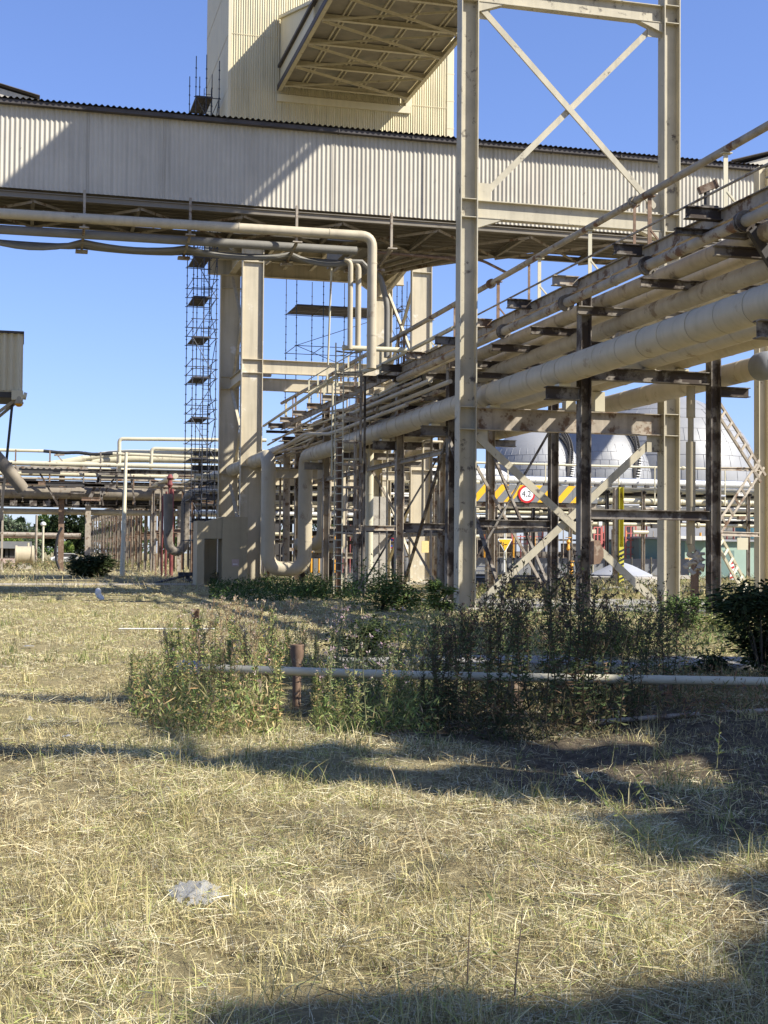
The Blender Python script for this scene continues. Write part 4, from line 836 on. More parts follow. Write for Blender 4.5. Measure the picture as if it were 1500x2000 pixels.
# clearance gate
YG = 66.
t = Thing('clearance_gate', 'yellow and grey striped height clearance bar between yellow posts', 'height barrier', (25, YG, 0))
a, b = P(872, 945, Y=YG), P(1167, 985, Y=YG); z0, z1 = 4.36, 5.24
t.part(MB().box(a.x, b.x, YG, YG+.08, z0, z1), 'bar', M_stripe)
m = MB(); x = a.x-.6; 
while x < b.x-.2:
    p = [(max(a.x, min(b.x, x+dx)), z) for dx, z in ((0, z0), (.42, z0), (1.22, z1), (.8, z1))]
    if p[2][0] > p[3][0]: m.prism(p, 'y', YG-.012, YG-.003)
    x += .92
t.part(m, 'stripe', M_yel2)
for i in range(1, 6): xx = a.x+(b.x-a.x)*i/6; t.part(MB().box(xx, xx+.012, YG-.014, YG-.012, z0, z1), 'panel_joint', M_stripe)
t.part(MB().isec((a.x, YG+.2, 4.2), (b.x, YG+.2, 4.2), .2, .22), 'support_beam', M_rack2)
for px in (860, 1212):
    q = P(px, 1000, Y=YG); t.part(MB().chan((q.x, YG, 0), (q.x, YG, 5.25), .24, .26, (1,0,0)), 'post', M_yellow); t.part(MB().box(q.x-.32, q.x-.14, YG, YG+.3, 0, 5.2), 'rear_post', M_rack2)
    m = MB(); 
    for k in range(8): m.prism([(q.x-.135, .1+k*.24), (q.x+.135, .22+k*.24), (q.x+.135, .33+k*.24), (q.x-.135, .21+k*.24)], 'y', YG-.15, YG-.14)
    t.part(MB().box(q.x-.136, q.x+.136, YG-.139, YG-.132, .05, 2.1), 'hazard_band', M_yellow); t.part(m, 'hazard_stripe', M_black)
# text helper
def text(s, size, name, m, loc, th, parent=None, rotz=0):
    cu = bpy.data.curves.new('lettering', 'FONT'); cu.body = s; cu.size = size; cu.align_x = 'CENTER'; cu.align_y = 'CENTER'; cu.extrude = .002
    tmp = bpy.data.objects.new('lettering', cu); COL.objects.link(tmp); bpy.context.view_layer.update()
    me = bpy.data.meshes.new_from_object(tmp.evaluated_get(bpy.context.evaluated_depsgraph_get())); bpy.data.objects.remove(tmp)
    me.materials.clear(); me.materials.append(m); me.transform(Matrix.Translation(Vector(loc)-th.loc) @ Matrix.Rotation(rotz, 4, 'Z') @ Matrix.Rotation(math.pi/2, 4, 'X'))
    o = bpy.data.objects.new(name, me); COL.objects.link(o); o.parent = parent or th.o; return o
q = P(1029, 965, Y=YG-.06)
s = Thing('clearance_sign', 'round red-rimmed sign reading 4,2 on the striped bar', 'road sign', (q.x, YG-.05, q.z))
s.part(MB().lathe((q.x, YG-.03, q.z), [(.46, 0), (.46, -.02)], 36, 'y'), 'rim', M_signr); s.part(MB().lathe((q.x, YG-.052, q.z), [(.355, 0), (.355, -.006)], 36, 'y'), 'face', M_signw)
text('4,2', .42, 'lettering', M_black, (q.x-.02, YG-.062, q.z), s)
# amber triangle sign
q = P(986, 1062, Y=62); t = Thing('triangle_sign', 'amber downward triangle sign on a white pole', 'road sign', (q.x, 62, 0))
t.part(MB().tube([(q.x, 62.06, 0), (q.x, 62.06, 4.1)], .04, 10), 'pole', M_white); t.part(MB().prism([(q.x-.36, 2.36), (q.x-.33, 2.41), (q.x+.33, 2.41), (q.x+.36, 2.36), (q.x+.03, 1.78), (q.x-.03, 1.78)], 'y', 61.985, 62.0), 'plate', M_signw)
t.part(MB().prism([(q.x-.31, 2.345), (q.x-.29, 2.375), (q.x+.29, 2.375), (q.x+.31, 2.345), (q.x+.01, 1.83), (q.x-.01, 1.83)], 'y', 61.975, 61.982), 'face', M_yel2)
q = P(1003, 1020, Y=64); solo(MB().tube([(q.x-.4, 64, 0), (q.x-.4, 64, 3.2)], .03, 8), 'thin_pole', M_pale, 'thin pale bare pole right of the amber triangle sign', 'pole', (q.x-.4, 64, 0))
# no stopping sign
q = P(764, 1060, Y=80); t = Thing('no_stopping_sign', 'round blue sign with red rim and cross behind the tower leg', 'road sign', (q.x, 80, 0))
t.part(MB().lathe((q.x, 80, q.z), [(.33, 0), (.33, -.02)], 28, 'y'), 'rim', M_signr); t.part(MB().lathe((q.x, 79.975, q.z), [(.26, 0), (.26, -.006)], 28, 'y'), 'face', M_signb)
t.part(MB().bar((q.x-.19, 79.965, q.z+.19), (q.x+.19, 79.965, q.z-.19), .01, .06, (1,0,1)).bar((q.x-.19, 79.955, q.z-.19), (q.x+.19, 79.955, q.z+.19), .008, .06, (1,0,-1)), 'cross', M_signr); t.part(MB().tube([(q.x, 80.05, 0), (q.x, 80.05, q.z)], .035, 8), 'pole', M_pale)
# green hut with lean-to
a, b = P(1236, 1127, Y=88), P(1300, 1046, Y=88); t = Thing('green_hut', 'mint green hut with a grey lean-to and the number 70 in yellow', 'hut', (a.x, 88, 0))
M_gdark = mat('dark mint paint', (.16, .24, .215), .7, .08, 1); e = P(1470, 1126, Y=90)
t.part(MB().box(e.x-8.6, e.x+6, 90, 97, 0, 2.75), 'wall', M_green); t.part(MB().box(e.x-8.8, e.x+6.2, 89.7, 97.2, 2.75, 2.9), 'roof', M_bluegrey)
t.part(MB().prism([(a.x, 0), (a.x+3.5, 0), (a.x+3.5, 2.72), (a.x, 2.86)], 'y', 87, 89.95), 'container', M_gdark); t.part(MB().prism([(a.x-.15, 2.87), (a.x+3.6, 2.73), (a.x+3.6, 2.86), (a.x-.15, 3.0)], 'y', 86.8, 89.98), 'container_roof', M_bluegrey)
q = P(1345, 1096, Y=89.9); t.part(MB().box(q.x-.55, q.x+.5, 89.93, 89.98, q.z-.27, q.z+.27), 'number_plate', M_pale)
text('70', .5, 'lettering', M_orange, (q.x-.03, 89.92, q.z), t)
q = P(1420, 1100, Y=89.9); t.part(MB().box(q.x-.6, q.x+.6, 89.92, 89.98, .1, 2.1), 'door', M_gdark)
for i in range(4): q = P(1310+i*24, 1055, Y=89.5); t.part(MB().box(q.x-.5, q.x+.5, 89.4, 89.69, q.z, q.z+.3), 'roof_unit', M_white)
q = P(1392, 1040, Y=95); t = Thing('blue_tank', 'blue grey upright tank behind the green hut', 'tank', (q.x+1.8, 100, 0)); t.part(MB().lathe((P(1463, 1050, Y=100).x, 100, 0), [(1.1, 0), (1.1, 4.6), (.5, 5.0)], 20), 'tank_shell', M_blue)
a = P(1262, 1044, Y=92); t = Thing('grey_hopper', 'pale grey tapering hopper above the green hut', 'hopper', (a.x, 96, 0)); t.part(MB().prism([(a.x-1.6, a.z+1.2), (a.x-.2, a.z-.3), (a.x+8, a.z-.3), (a.x+8, a.z+1.2)], 'y', 98, 103), 'bin', M_dome)
for x in (0, 3.5, 7): t.part(MB().bar((a.x+x, 100, 0), (a.x+x, 100, a.z-.3), .25, .25), 'leg', M_dark)
# low grey conical cover
c = P(1212, 1128, Z=0); c = Vector((P(1212, 1120, Y=74).x, 74, .45)); t = Thing('conical_cover', 'low grey conical cover on a wide concrete ring', 'cover', tuple(c))
t.part(MB().lathe(c, [(1.85, .0), (1.83, .08), (.7, .62), (.3, .76), (.05, .8)], 24), 'cone', M_bluegrey); t.part(MB().lathe(c, [(2.5, -.45), (2.5, -.05), (1.9, -.01)], 28), 'ring', M_conc); t.part(MB().box(c.x+2.4, c.x+4.4, 73.4, 74.6, .3, .5), 'slab', M_conc)
# rear fence
a, b = P(880, 1120, Y=86), P(1330, 1100, Y=86); t = Thing('panel_fence', 'grey panel fence behind the amber triangle sign', 'fence', (a.x, 86, 0))
for i in range(12): x = a.x+i*1.45; t.part(MB().box(x+.03, x+1.42, 86, 86.05, .1, 1.45), 'fence_panel', M_fence); t.part(MB().box(x-.03, x+.03, 85.95, 86.1, 0, 1.55), 'post', M_pale)
# red white barrier board
q = P(1430, 1120, Y=70); t = Thing('barrier_board', 'small red and white striped barrier board before the green hut', 'barrier', (q.x, 70, 0))
t.part(MB().box(q.x-.14, q.x+.14, 70, 70.04, .3, 1.4), 'board', M_signw); m = MB()
for k in range(4): m.prism([(q.x-.139, .35+k*.27), (q.x+.139, .45+k*.27), (q.x+.139, .58+k*.27), (q.x-.139, .48+k*.27)], 'y', 69.99, 69.997)
t.part(m, 'stripe', M_signr); t.part(MB().box(q.x-.03, q.x+.03, 70.05, 70.08, 0, 1.3), 'post', M_dark)
# crates of stacked battens / cages
q = P(942, 1160, Y=58); t = Thing('wire_cage', 'dark wire cage pallet standing behind the left portal column', 'cage', (q.x, 58, 0))
m = MB()
for x in (-.4, 0, .4):
    for z in (.08, .35, .62, .9, 1.1): m.bar((q.x-.42, 58, z), (q.x+.42, 58, z), .04, .04) if x == 0 else m.bar((q.x+x, 58, .05), (q.x+x, 58, 1.12), .04, .04, (1,0,0))
t.part(m, 'mesh_front', M_bluegrey); t.part(MB().box(q.x-.36, q.x+.36, 58.1, 58.8, .1, .75), 'load', M_dark)
q = P(1042, 1155, Y=57); t = Thing('timber_stack', 'low stack of dark weathered sleepers beyond the portal', 'stack', (q.x, 57, 0))
for k in range(5): t.part(MB().box(q.x-.95+.04*(k % 2), q.x+.65-.05*(k % 3), 57, 57.9, .06+k*.14, .17+k*.14), 'sleeper', M_rack)
t.part(MB().box(q.x+.72, q.x+1.0, 57, 57.9, .0, .62), 'end_pile', M_rust)
# ================================================================ near objects on the grass
q = P(579, 1375, Z=0); t = Thing('rusty_post', 'rusty flared steel post stub in front of the ground pipe', 'post', (q.x, q.y, 0))
t.part(MB().lathe((q.x, q.y, -.05), [(.045, 0), (.048, .42), (.052, .48), (.072, .56), (.076, .68), (.07, .685), (.06, .6), (.03, .55)], 16), 'post_tube', M_rust)
q = P(381, 1258, Z=0); t = Thing('rusty_post', 'rusty square post stub at the back of the lit weeds', 'post', (q.x, q.y, 0)); t.part(MB().chan((q.x, q.y, -.05), (q.x, q.y, .62), .12, .13, (1,0,0), .015), 'post_channel', M_rust)
a, b, c = P(398, 1305, Z=.42), P(830, 1320, Z=.40), P(1560, 1332, Z=.38)
pipe('ground_pipe', 'long white pipe lying low across the weeds', [tuple(a), tuple(b), tuple(c)], .044, M_pale, 1.2, 14, seam=3.2, seamth=.006)
d = P(352, 1303, Z=.42); pipe('ground_pipe', 'short dull grey sleeve at the left end of the white ground pipe', [tuple(d), tuple(a+Vector((-.03, 0, 0)))], .075, M_bluegrey, n=12)
for px in (500, 1010, 1300): q = P(px, 1312, Z=.41); solo(MB().box(q.x-.05, q.x+.05, q.y-.05, q.y+.05, -.05, .33), 'pipe_prop', M_rust, 'short rusty prop under the white ground pipe, hidden in the weeds', 'prop', (q.x, q.y, 0), 'props under the ground pipe')
pipe('ground_pipe', 'thin dark pipe lying on the shaded ground right of the weeds', [tuple(P(1150, 1412, Z=.06)), tuple(P(1300, 1398, Z=.07)), tuple(P(1560, 1384, Z=.08))], .022, M_rack2, .8, 8)
q = P(300, 1228, Z=.12); pipe('ground_pipe', 'very thin white conduit lying behind the lit weeds', [tuple(P(232, 1228, Z=.1)), tuple(P(420, 1228, Z=.1))], .014, M_white, n=6)
# plastic sheet
def plastic(px, py, w, h, lab, seed, n=20, y2=.45):
    q = P(px, py, Z=.05); rs = np.random.RandomState(seed); vs = []; fs = []
    for i in range(n):
        for j in range(n):
            u, v = i/(n-1)-.5, j/(n-1)-.5; e = max(0, 1-4*(u*u+v*v)*1.0)
            vs.append((q.x+u*w*(1+.25*rs.randn()*.3), q.y+v*y2+.008*rs.randn(), gz(q.x, q.y)+.035+h*(e*.4+1.9*float(abs(vnoise(i*.33, j*.33, 1.0, 70+seed)-.5)+.5*abs(vnoise(i*.8, j*.8, 1.0, 71+seed)-.5))*(.4+.6*e))+.002*rs.randn()))
    for i in range(n-1):
        for j in range(n-1):
            u, v = (i+.5)/(n-1)-.5, (j+.5)/(n-1)-.5
            if u*u+v*v < .24+.03*rs.randn(): fs.append((i*n+j, (i+1)*n+j, (i+1)*n+j+1, i*n+j+1))
    solo(MB().add(vs, fs), 'plastic_sheet', M_plastic, lab, 'litter', (q.x, q.y, 0)).data.set_sharp_from_angle(angle=3.1)
plastic(382, 1715, .25, .034, 'crumpled translucent white plastic bag on the near straw', 3)
plastic(58, 1403, .08, .04, 'small white plastic scrap on the grass at the left edge', 7, 7, .1)
plastic(133, 1437, .10, .03, 'small dull plastic scrap behind the second left shadow', 9, 7, .1)
plastic(55, 1265, .18, .02, 'pale scrap on the sunlit grass at the far left', 5, 7, .2)
q = P(193, 1172, Z=0)
m = MB().lathe((q.x-.03, q.y, .15), [(.02, -.02), (.09, .03), (.11, .12), (.09, .2), (.03, .26)], 12)
m.tube([(q.x-.03, q.y, .36), (q.x+.0, q.y, .15), (q.x+.12, q.y, .04), (q.x+.16, q.y, .0)], [.05, .1, .09, .03], 10)
solo(m, 'plastic_sheet', M_white, 'upright twist of bright white plastic standing on the far grass', 'litter', (q.x, q.y, 0))

# thin steam drifting from the foot of the pipe loop
q = P(690, 1128, Y=64); st = MB().lathe(q, [(.05, -.95), (.5, -.8), (.75, -.3), (.65, .35), (.4, .8), (.05, 1.0)], 20)
m = bpy.data.materials.new('steam'); m.use_nodes = True; n = m.node_tree.nodes; l = m.node_tree.links; n.remove(n['Principled BSDF']); pv = n.new('ShaderNodeVolumePrincipled'); pv.inputs['Color'].default_value = (.9, .9, .9, 1)
tcn = n.new('ShaderNodeTexCoord'); nn = n.new('ShaderNodeTexNoise'); nn.inputs['Scale'].default_value = 1.6; nn.inputs['Detail'].default_value = 4; l.new(tcn.outputs['Object'], nn.inputs['Vector'])
ln = n.new('ShaderNodeVectorMath'); ln.operation = 'LENGTH'; l.new(tcn.outputs['Object'], ln.inputs[0]); f1 = n.new('ShaderNodeMapRange'); f1.inputs[1].default_value = .15; f1.inputs[2].default_value = .8; f1.inputs[3].default_value = 1; f1.inputs[4].default_value = 0; l.new(ln.outputs['Value'], f1.inputs[0])
f2 = n.new('ShaderNodeMapRange'); f2.inputs[1].default_value = .4; f2.inputs[2].default_value = .7; f2.inputs[4].default_value = 1.1; l.new(nn.outputs['Fac'], f2.inputs[0]); mm = n.new('ShaderNodeMath'); mm.operation = 'MULTIPLY'; l.new(f1.outputs[0], mm.inputs[0]); l.new(f2.outputs[0], mm.inputs[1]); l.new(mm.outputs[0], pv.inputs['Density']); l.new(pv.outputs[0], n['Material Output'].inputs['Volume'])
solo(st, 'steam', m, 'faint wisp of white steam by the foot of the pipe loop', 'steam', tuple(q), None, 'stuff')
def soil_shade(x, y):  # bare soil patch, widened and darkened to deepen the rack's shadow
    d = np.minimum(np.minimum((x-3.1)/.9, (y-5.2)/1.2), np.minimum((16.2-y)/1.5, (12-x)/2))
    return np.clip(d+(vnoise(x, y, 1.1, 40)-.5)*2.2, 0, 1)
# ================================================================ ground
def axis_steps(a, b, fine0, fine1, f, g):
    xs = [fine0]; s = f
    while xs[-1] < fine1: xs.append(xs[-1]+f)
    s = f
    while xs[-1] < b: s *= g; xs.append(xs[-1]+s)
    lo = [fine0]; s = f
    while lo[-1] > a: s *= g; lo.append(lo[-1]-s)
    return np.array(lo[:0:-1]+xs)
gx = axis_steps(-3000, 3000, -5, 9, .11, 1.16); gy = axis_steps(-400, 5000, 3, 22, .11, 1.16)
GX, GY = np.meshgrid(gx, gy); GZ = gz(GX, GY)
me = bpy.data.meshes.new('ground'); nx, ny = len(gx), len(gy)
idx = np.arange(nx*ny).reshape(ny, nx)
quads = np.stack([idx[:-1, :-1], idx[:-1, 1:], idx[1:, 1:], idx[1:, :-1]], -1).reshape(-1, 4)
me.from_pydata(np.stack([GX, GY, GZ], -1).reshape(-1, 3).tolist(), [], quads.tolist())
me.polygons.foreach_set('use_smooth', [True]*len(me.polygons))
g = bpy.data.objects.new('ground', me); COL.objects.link(g); g['kind'] = 'structure'; g['label'] = 'flat ground of dry mown grass and bare earth'
m = bpy.data.materials.new('dry ground'); m.use_nodes = True; n = m.node_tree.nodes; l = m.node_tree.links; b = n['Principled BSDF']; b.inputs['Roughness'].default_value = .95; b.inputs['Specular IOR Level'].default_value = .05
geo = n.new('ShaderNodeNewGeometry')
def nz(s, d=6, r=.6, stretch=None):
    k = n.new('ShaderNodeTexNoise'); k.inputs['Scale'].default_value = s; k.inputs['Detail'].default_value = d; k.inputs['Roughness'].default_value = r; l.new(geo.outputs['Position'], k.inputs['Vector']); return k
def ramp(src, *st):
    k = n.new('ShaderNodeValToRGB'); e = k.color_ramp.elements
    while len(e) < len(st): e.new(.5)
    for i, (p, c) in enumerate(st): e[i].position = p; e[i].color = (*c, 1)
    l.new(src, k.inputs[0]); return k
A = ramp(nz(9, 9, .7).outputs['Fac'], (.34, (.055, .042, .027)), (.50, (.19, .155, .085)), (.64, (.36, .30, .17)), (.80, (.50, .43, .26)))
B = ramp(nz(.35, 7, .65).outputs['Fac'], (.40, (.34, .295, .15)), (.52, (.40, .335, .18)), (.66, (.29, .27, .12)))
mx = n.new('ShaderNodeMix'); mx.data_type = 'RGBA'; mx.inputs[0].default_value = .42; l.new(A.outputs[0], mx.inputs[6]); l.new(B.outputs[0], mx.inputs[7]); l.new(mx.outputs[2], b.inputs['Base Color'])
bp = n.new('ShaderNodeBump'); bp.inputs['Strength'].default_value = .9; bp.inputs['Distance'].default_value = .04; l.new(nz(28, 8, .7).outputs['Fac'], bp.inputs['Height']); l.new(bp.outputs[0], b.inputs['Normal'])
ca = me.color_attributes.new('Col', 'FLOAT_COLOR', 'POINT'); sv = soil_shade(GX.ravel(), GY.ravel()); ca.data.foreach_set('color', np.stack([sv, sv, sv, sv*0+1], -1).astype(np.float32).ravel())
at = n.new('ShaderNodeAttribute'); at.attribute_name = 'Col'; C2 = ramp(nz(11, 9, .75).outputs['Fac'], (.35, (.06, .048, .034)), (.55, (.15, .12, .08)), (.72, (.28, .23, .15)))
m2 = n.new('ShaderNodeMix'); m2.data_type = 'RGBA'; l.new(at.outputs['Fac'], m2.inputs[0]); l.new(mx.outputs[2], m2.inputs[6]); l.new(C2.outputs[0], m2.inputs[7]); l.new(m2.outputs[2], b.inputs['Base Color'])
me.materials.append(m)
M_gravel = mat('pale gravel', (.40, .36, .29), .95, .25, 14, rust=.1, rcol=(.25, .21, .15), bump=.5)
M_slab = mat('weathered concrete paving', (.30, .285, .25), .9, .18, 3, rust=.18, rcol=(.22, .20, .16), rscale=.6, bump=.15)
def flat(name, poly, z, m, label, th=.05):
    o = MB().prism(poly, 'z', z-th, z).build(name, m, None, label, (poly[0][0], poly[0][1], 0)); o['kind'] = 'structure'; return o
flat('gravel_path', [(-9, 66.5), (9, 68.2), (9, 70.2), (-9, 69)], .035, M_gravel, 'pale gravel path crossing the far grass', .2)
flat('paved_strip', [(4.2, 19.2), (10.2, 17.2), (16, 16.4), (16, 18.1), (10.6, 18.9), (4.6, 20.3)], .075, M_slab, 'worn concrete strip behind the white ground pipe', .3)
flat('paving', [(13.4, 36.2), (24, 35.2), (34, 34.5), (34, 44), (13.4, 47)], .045, M_slab, 'worn concrete paving around the portal column feet', .3)
flat('road', [(20, 58), (60, 56), (60, 70), (21, 64)], .05, M_slab, 'asphalt road under the striped clearance bar', .3)
# ================================================================ dry grass: blades lying and standing, denser close by
rs = np.random.RandomState(1)
def field(N, d0, d1, p=1.0):
    u = rs.rand(N); d = (d0**(2-p)+(d1**(2-p)-d0**(2-p))*u)**(1/(2-p)) if p != 2 else d0*(d1/d0)**u
    lat = (rs.rand(N)-.5)*d*.74; X = d*math.sin(_y)+lat*math.cos(_y); Y = d*math.cos(_y)-lat*math.sin(_y); return X, Y, d
def blades(X, Y, d, length, up, width, colfn, name, label, bend=.5):
    N = len(X); th = rs.rand(N)*2*np.pi; L = length*(.3+1.7*rs.rand(N)**2.0); e = np.clip(up[0]+up[1]*rs.randn(N), .02, 1.5)
    Z = gz(X, Y); dx, dy = np.cos(th), np.sin(th); w = width*(.6+.8*rs.rand(N))*np.maximum(1, d/7.5)**.75
    base = np.stack([X, Y, Z+.045*rs.rand(N)**1.5*(e < .5)], -1); D = np.stack([dx*np.cos(e), dy*np.cos(e), np.sin(e)], -1)
    rl = rs.uniform(-1.2, 1.2, N); S_ = (np.stack([-dy, dx, 0*dx], -1)*np.cos(rl)[:, None]+np.array([0, 0, 1.])*np.sin(rl)[:, None])*(w/2)[:, None]
    mid = base+D*(L*.55)[:, None]; e2 = e-bend*rs.rand(N)*np.where(e > .5, 1, .4)
    D2 = np.stack([dx*np.cos(e2), dy*np.cos(e2), np.sin(e2)], -1); tip = mid+D2*(L*.45)[:, None]; tip[:, 2] = np.maximum(tip[:, 2], gz(tip[:, 0], tip[:, 1])+.005)
    V = np.stack([base-S_, base+S_, mid+S_*.8, mid-S_*.8, tip], 1).reshape(-1, 3)
    me = bpy.data.meshes.new(name); k = np.arange(N)*5
    me.vertices.add(N*5); me.vertices.foreach_set('co', V.ravel().astype(np.float32))
    lo = np.stack([k, k+1, k+2, k+3, k+3, k+2, k+4], -1).ravel(); me.loops.add(N*7); me.loops.foreach_set('vertex_index', lo.astype(np.int32))
    st = np.stack([np.arange(N)*7, np.arange(N)*7+4], -1).ravel(); tt = np.tile([4, 3], N)
    me.polygons.add(N*2); me.polygons.foreach_set('loop_start', st.astype(np.int32)); me.polygons.foreach_set('loop_total', tt.astype(np.int32))
    me.update(calc_edges=True); me.validate()
    c = colfn(X, Y, d, N); cc = np.concatenate([c, np.ones((N, 1))], 1); cc = np.repeat(cc, 5, 0); ca = me.color_attributes.new('Col', 'FLOAT_COLOR', 'POINT'); ca.data.foreach_set('color', cc.astype(np.float32).ravel())
    me.materials.append(M_grass); o = bpy.data.objects.new(name, me); COL.objects.link(o); o['kind'] = 'stuff'; o['label'] = label; o['category'] = 'grass'; return o
def straw(X, Y, d, N):
    a = np.array([[.62, .545, .31], [.75, .68, .46], [.44, .34, .165], [.15, .105, .06], [.38, .41, .13]])
    g = vnoise(X, Y, .9, 3)*.6+vnoise(X, Y, 3.1, 4)*.4
    p = rs.rand(N)+(g-.5)*.55; i = np.where(p < .14, 3, np.where(p < .36, 2, np.where(p < .68, 0, np.where(p < .90, 1, 4)))); c = a[i]*(.72+.5*rs.rand(N))[:, None]*(.62+.76*vnoise(X, Y, 1.4, 60)*.6+.76*vnoise(X, Y, 5.2, 61)*.4)[:, None]
    return c
def green(X, Y, d, N):
    a = np.array([[.19, .23, .06], [.29, .30, .10], [.46, .40, .18], [.56, .48, .25], [.12, .16, .045]])
    g = vnoise(X, Y, .55, 9); p = np.clip(rs.rand(N)+(g-.5)*.9, 0, .999); i = np.digitize(p, [.30, .60, .80, .95]); c = a[[2, 3, 1, 0, 4]][i]*(.75+.5*rs.rand(N))[:, None]; return c
def keep(X, Y, s1, s2, lo, hi):
    g = vnoise(X+5, Y+9, s1, 21)*.6+vnoise(X, Y, s2, 22)*.4; return rs.rand(len(X)) < np.clip((g-lo)/(hi-lo), .03, 1)
X, Y, d = field(900000, 3.6, 60, 1.72); k = keep(X, Y, 1.7, 8.5, .26, .62)*(rs.rand(len(X)) > .82*soil_shade(X, Y)); UPR = rs.rand(int(k.sum())) < .5; blades(X[k], Y[k], d[k], np.where(UPR, .065, .10), (np.where(UPR, .85, .15), np.where(UPR, .3, .18)), .0027, straw, 'dry_straw', 'mown dry straw lying matted over the whole field')
X, Y, d = field(360000, 3.6, 62, 1.62); k = keep(X, Y, .9, 4.3, .36, .74)*(rs.rand(len(X)) > .65*soil_shade(X, Y)); blades(X[k], Y[k], d[k], .062, (1.05, .3), .0033, green, 'short_grass', 'short standing grass, straw yellow to green, across the field', .9)
X, Y, d = field(90000, 55, 150, 1.3); k = keep(X, Y, .25, 1.1, .3, .6)*(np.abs(Y-68.5) > 1.6); blades(X[k], Y[k], d[k], .34, (.8, .4), .0032, straw, 'far_grass', 'pale dry grass on the far part of the field', .6)
# bigger tufts
cx, cy, cd = field(420, 3.8, 46, 1.45); nb = 46; X = np.repeat(cx, nb)+.07*rs.randn(420*nb); Y = np.repeat(cy, nb)+.07*rs.randn(420*nb); blades(X, Y, np.repeat(cd, nb), .15, (1.15, .25), .0045, green, 'grass_tuft', 'scattered longer tufts of green and yellow grass', .9)
# ================================================================ weeds
class Veg:
    def __init__(s): s.v = []; s.f = []; s.c = []
    def quad(s, p, d, n, L, W, c, fold=0):
        d = d.normalized(); q = d.cross(n); q = q.normalized() if q.length > 1e-4 else Vector((1,0,0)); b = len(s.v); nn = q.cross(d)
        s.v += [tuple(p), tuple(p+d*L*.45+q*W/2+nn*fold), tuple(p+d*L), tuple(p+d*L*.45-q*W/2+nn*fold), tuple(p+d*L*.5)]
        s.f += [(b, b+1, b+4), (b+1, b+2, b+4), (b+2, b+3, b+4), (b+3, b, b+4)]; s.c += [(*c, 1)]*5
    def tube(s, pts, r0, r1, c, n=4):
        m = MB().tube(pts, [r0+(r1-r0)*i/(len(pts)-1) for i in range(len(pts))], n); b = len(s.v); s.v += m.v; s.f += [tuple(i+b for i in f) for f in m.f]; s.c += [(*c, 1)]*len(m.v)
    def mesh(s, name):
        me = bpy.data.meshes.new(name); me.from_pydata(s.v, [], s.f); ca = me.color_attributes.new('Col', 'FLOAT_COLOR', 'POINT'); ca.data.foreach_set('color', np.array(s.c, np.float32).ravel()); me.materials.append(M_leaf); return me
rnd = random.Random(12)
def rv(a=1): return Vector((rnd.uniform(-a, a), rnd.uniform(-a, a), rnd.uniform(-a, a)))
def jit(c, a=.35): k = 1+rnd.uniform(-a, a); return tuple(max(0, x*k*(1+rnd.uniform(-.08, .08))) for x in c)
GREENS = [(.19, .25, .075), (.25, .30, .09), (.31, .34, .12), (.13, .18, .055), (.44, .38, .16), (.42, .28, .13)]
def weed(h, nl, leafL, leafW, pal, head=None, headc=None, branch=5, stemc=(.20, .19, .09), lean=.12):
    st = Veg(); fo = Veg(); hd = Veg(); top = Vector((rnd.uniform(-lean, lean)*h, rnd.uniform(-lean, lean)*h, h)); mid = top*.5+rv(.04*h); mid.z = h*.5
    pts = [Vector((0, 0, -.03)), mid*.5+rv(.01), mid, mid*.4+top*.6, top]; st.tube(pts, .007, .003, stemc)
    def at(t): k = t*4; i = min(3, int(k)); return pts[i]+(pts[i+1]-pts[i])*(k-i)
    ends = [top]
    for b in range(branch):
        t = rnd.uniform(.45, .92); p = at(t); a = rnd.uniform(0, 6.28); L = h*rnd.uniform(.14, .34); q = p+Vector((math.cos(a)*L*.5, math.sin(a)*L*.5, L*.85)); st.tube([p, p*.5+q*.5+Vector((math.cos(a), math.sin(a), 0))*.03, q], .004, .002, stemc, 3); ends.append(q)
        for k in range(max(1, nl//(branch*3))): u = rnd.random(); fo.quad(p+(q-p)*u, rv()+Vector((0,0,.2)), rv(), leafL*rnd.uniform(.35, .8), leafW*rnd.uniform(.4, .9), jit(rnd.choice(pal)), .004)
    for k in range(nl):
        t = rnd.random()**.8*.95+.03; p = at(t); a = rnd.uniform(0, 6.28); dd = Vector((math.cos(a), math.sin(a), rnd.uniform(-.5, .55))); s = (1.15-.7*t)
        fo.quad(p, dd, Vector((0,0,1))+rv(.5), leafL*s*rnd.uniform(.6, 1.2), leafW*s*rnd.uniform(.6, 1.2), jit(rnd.choice(pal)), -.012)
    if head:
        for e in ends:
            for k in range(head): fo.quad(e+rv(.012), rv()+Vector((0,0,.5)), rv(), rnd.uniform(.015, .04), .014, jit(rnd.choice(headc), .25))
    return st.mesh('stem'), fo.mesh('leaves'), None
POSTX = lambda px, py: 545 < px < 615 and py > 1345
def place(protos, spots, name, label, cat, group, hh):
    for i, (x, y, s) in enumerate(spots):
        a, b, c = rnd.choice(protos); o = bpy.data.objects.new(name, a); COL.objects.link(o); o.location = (x, y, gz(x, y)); o.rotation_euler = (rnd.uniform(-.1, .1), rnd.uniform(-.1, .1), rnd.uniform(0, 6.28)); o.scale = (s*hh[0], s*hh[0], s*hh[1]); tag(o, label, cat, group)
        for nm, k in (('leaves', b), ('flower_head', c)):
            if k: ch = bpy.data.objects.new(nm, k); COL.objects.link(ch); ch.parent = o
def spots(n, x0, x1, y0, y1, s0=.7, s1=1.15, core=None):
    o = []
    while len(o) < n:
        px, py = rnd.uniform(x0, x1), rnd.uniform(y0, y1)
        if POSTX(px, py): continue
        if core and ((px-core[0])/core[2])**2+((py-core[1])/core[3])**2 > 1: continue
        e = ((px-core[0])/core[2])**2 if core else 0; q = P(px, py, Z=0); o.append((q.x, q.y, rnd.uniform(s0, s1)*(1-.5*e)))
    return o
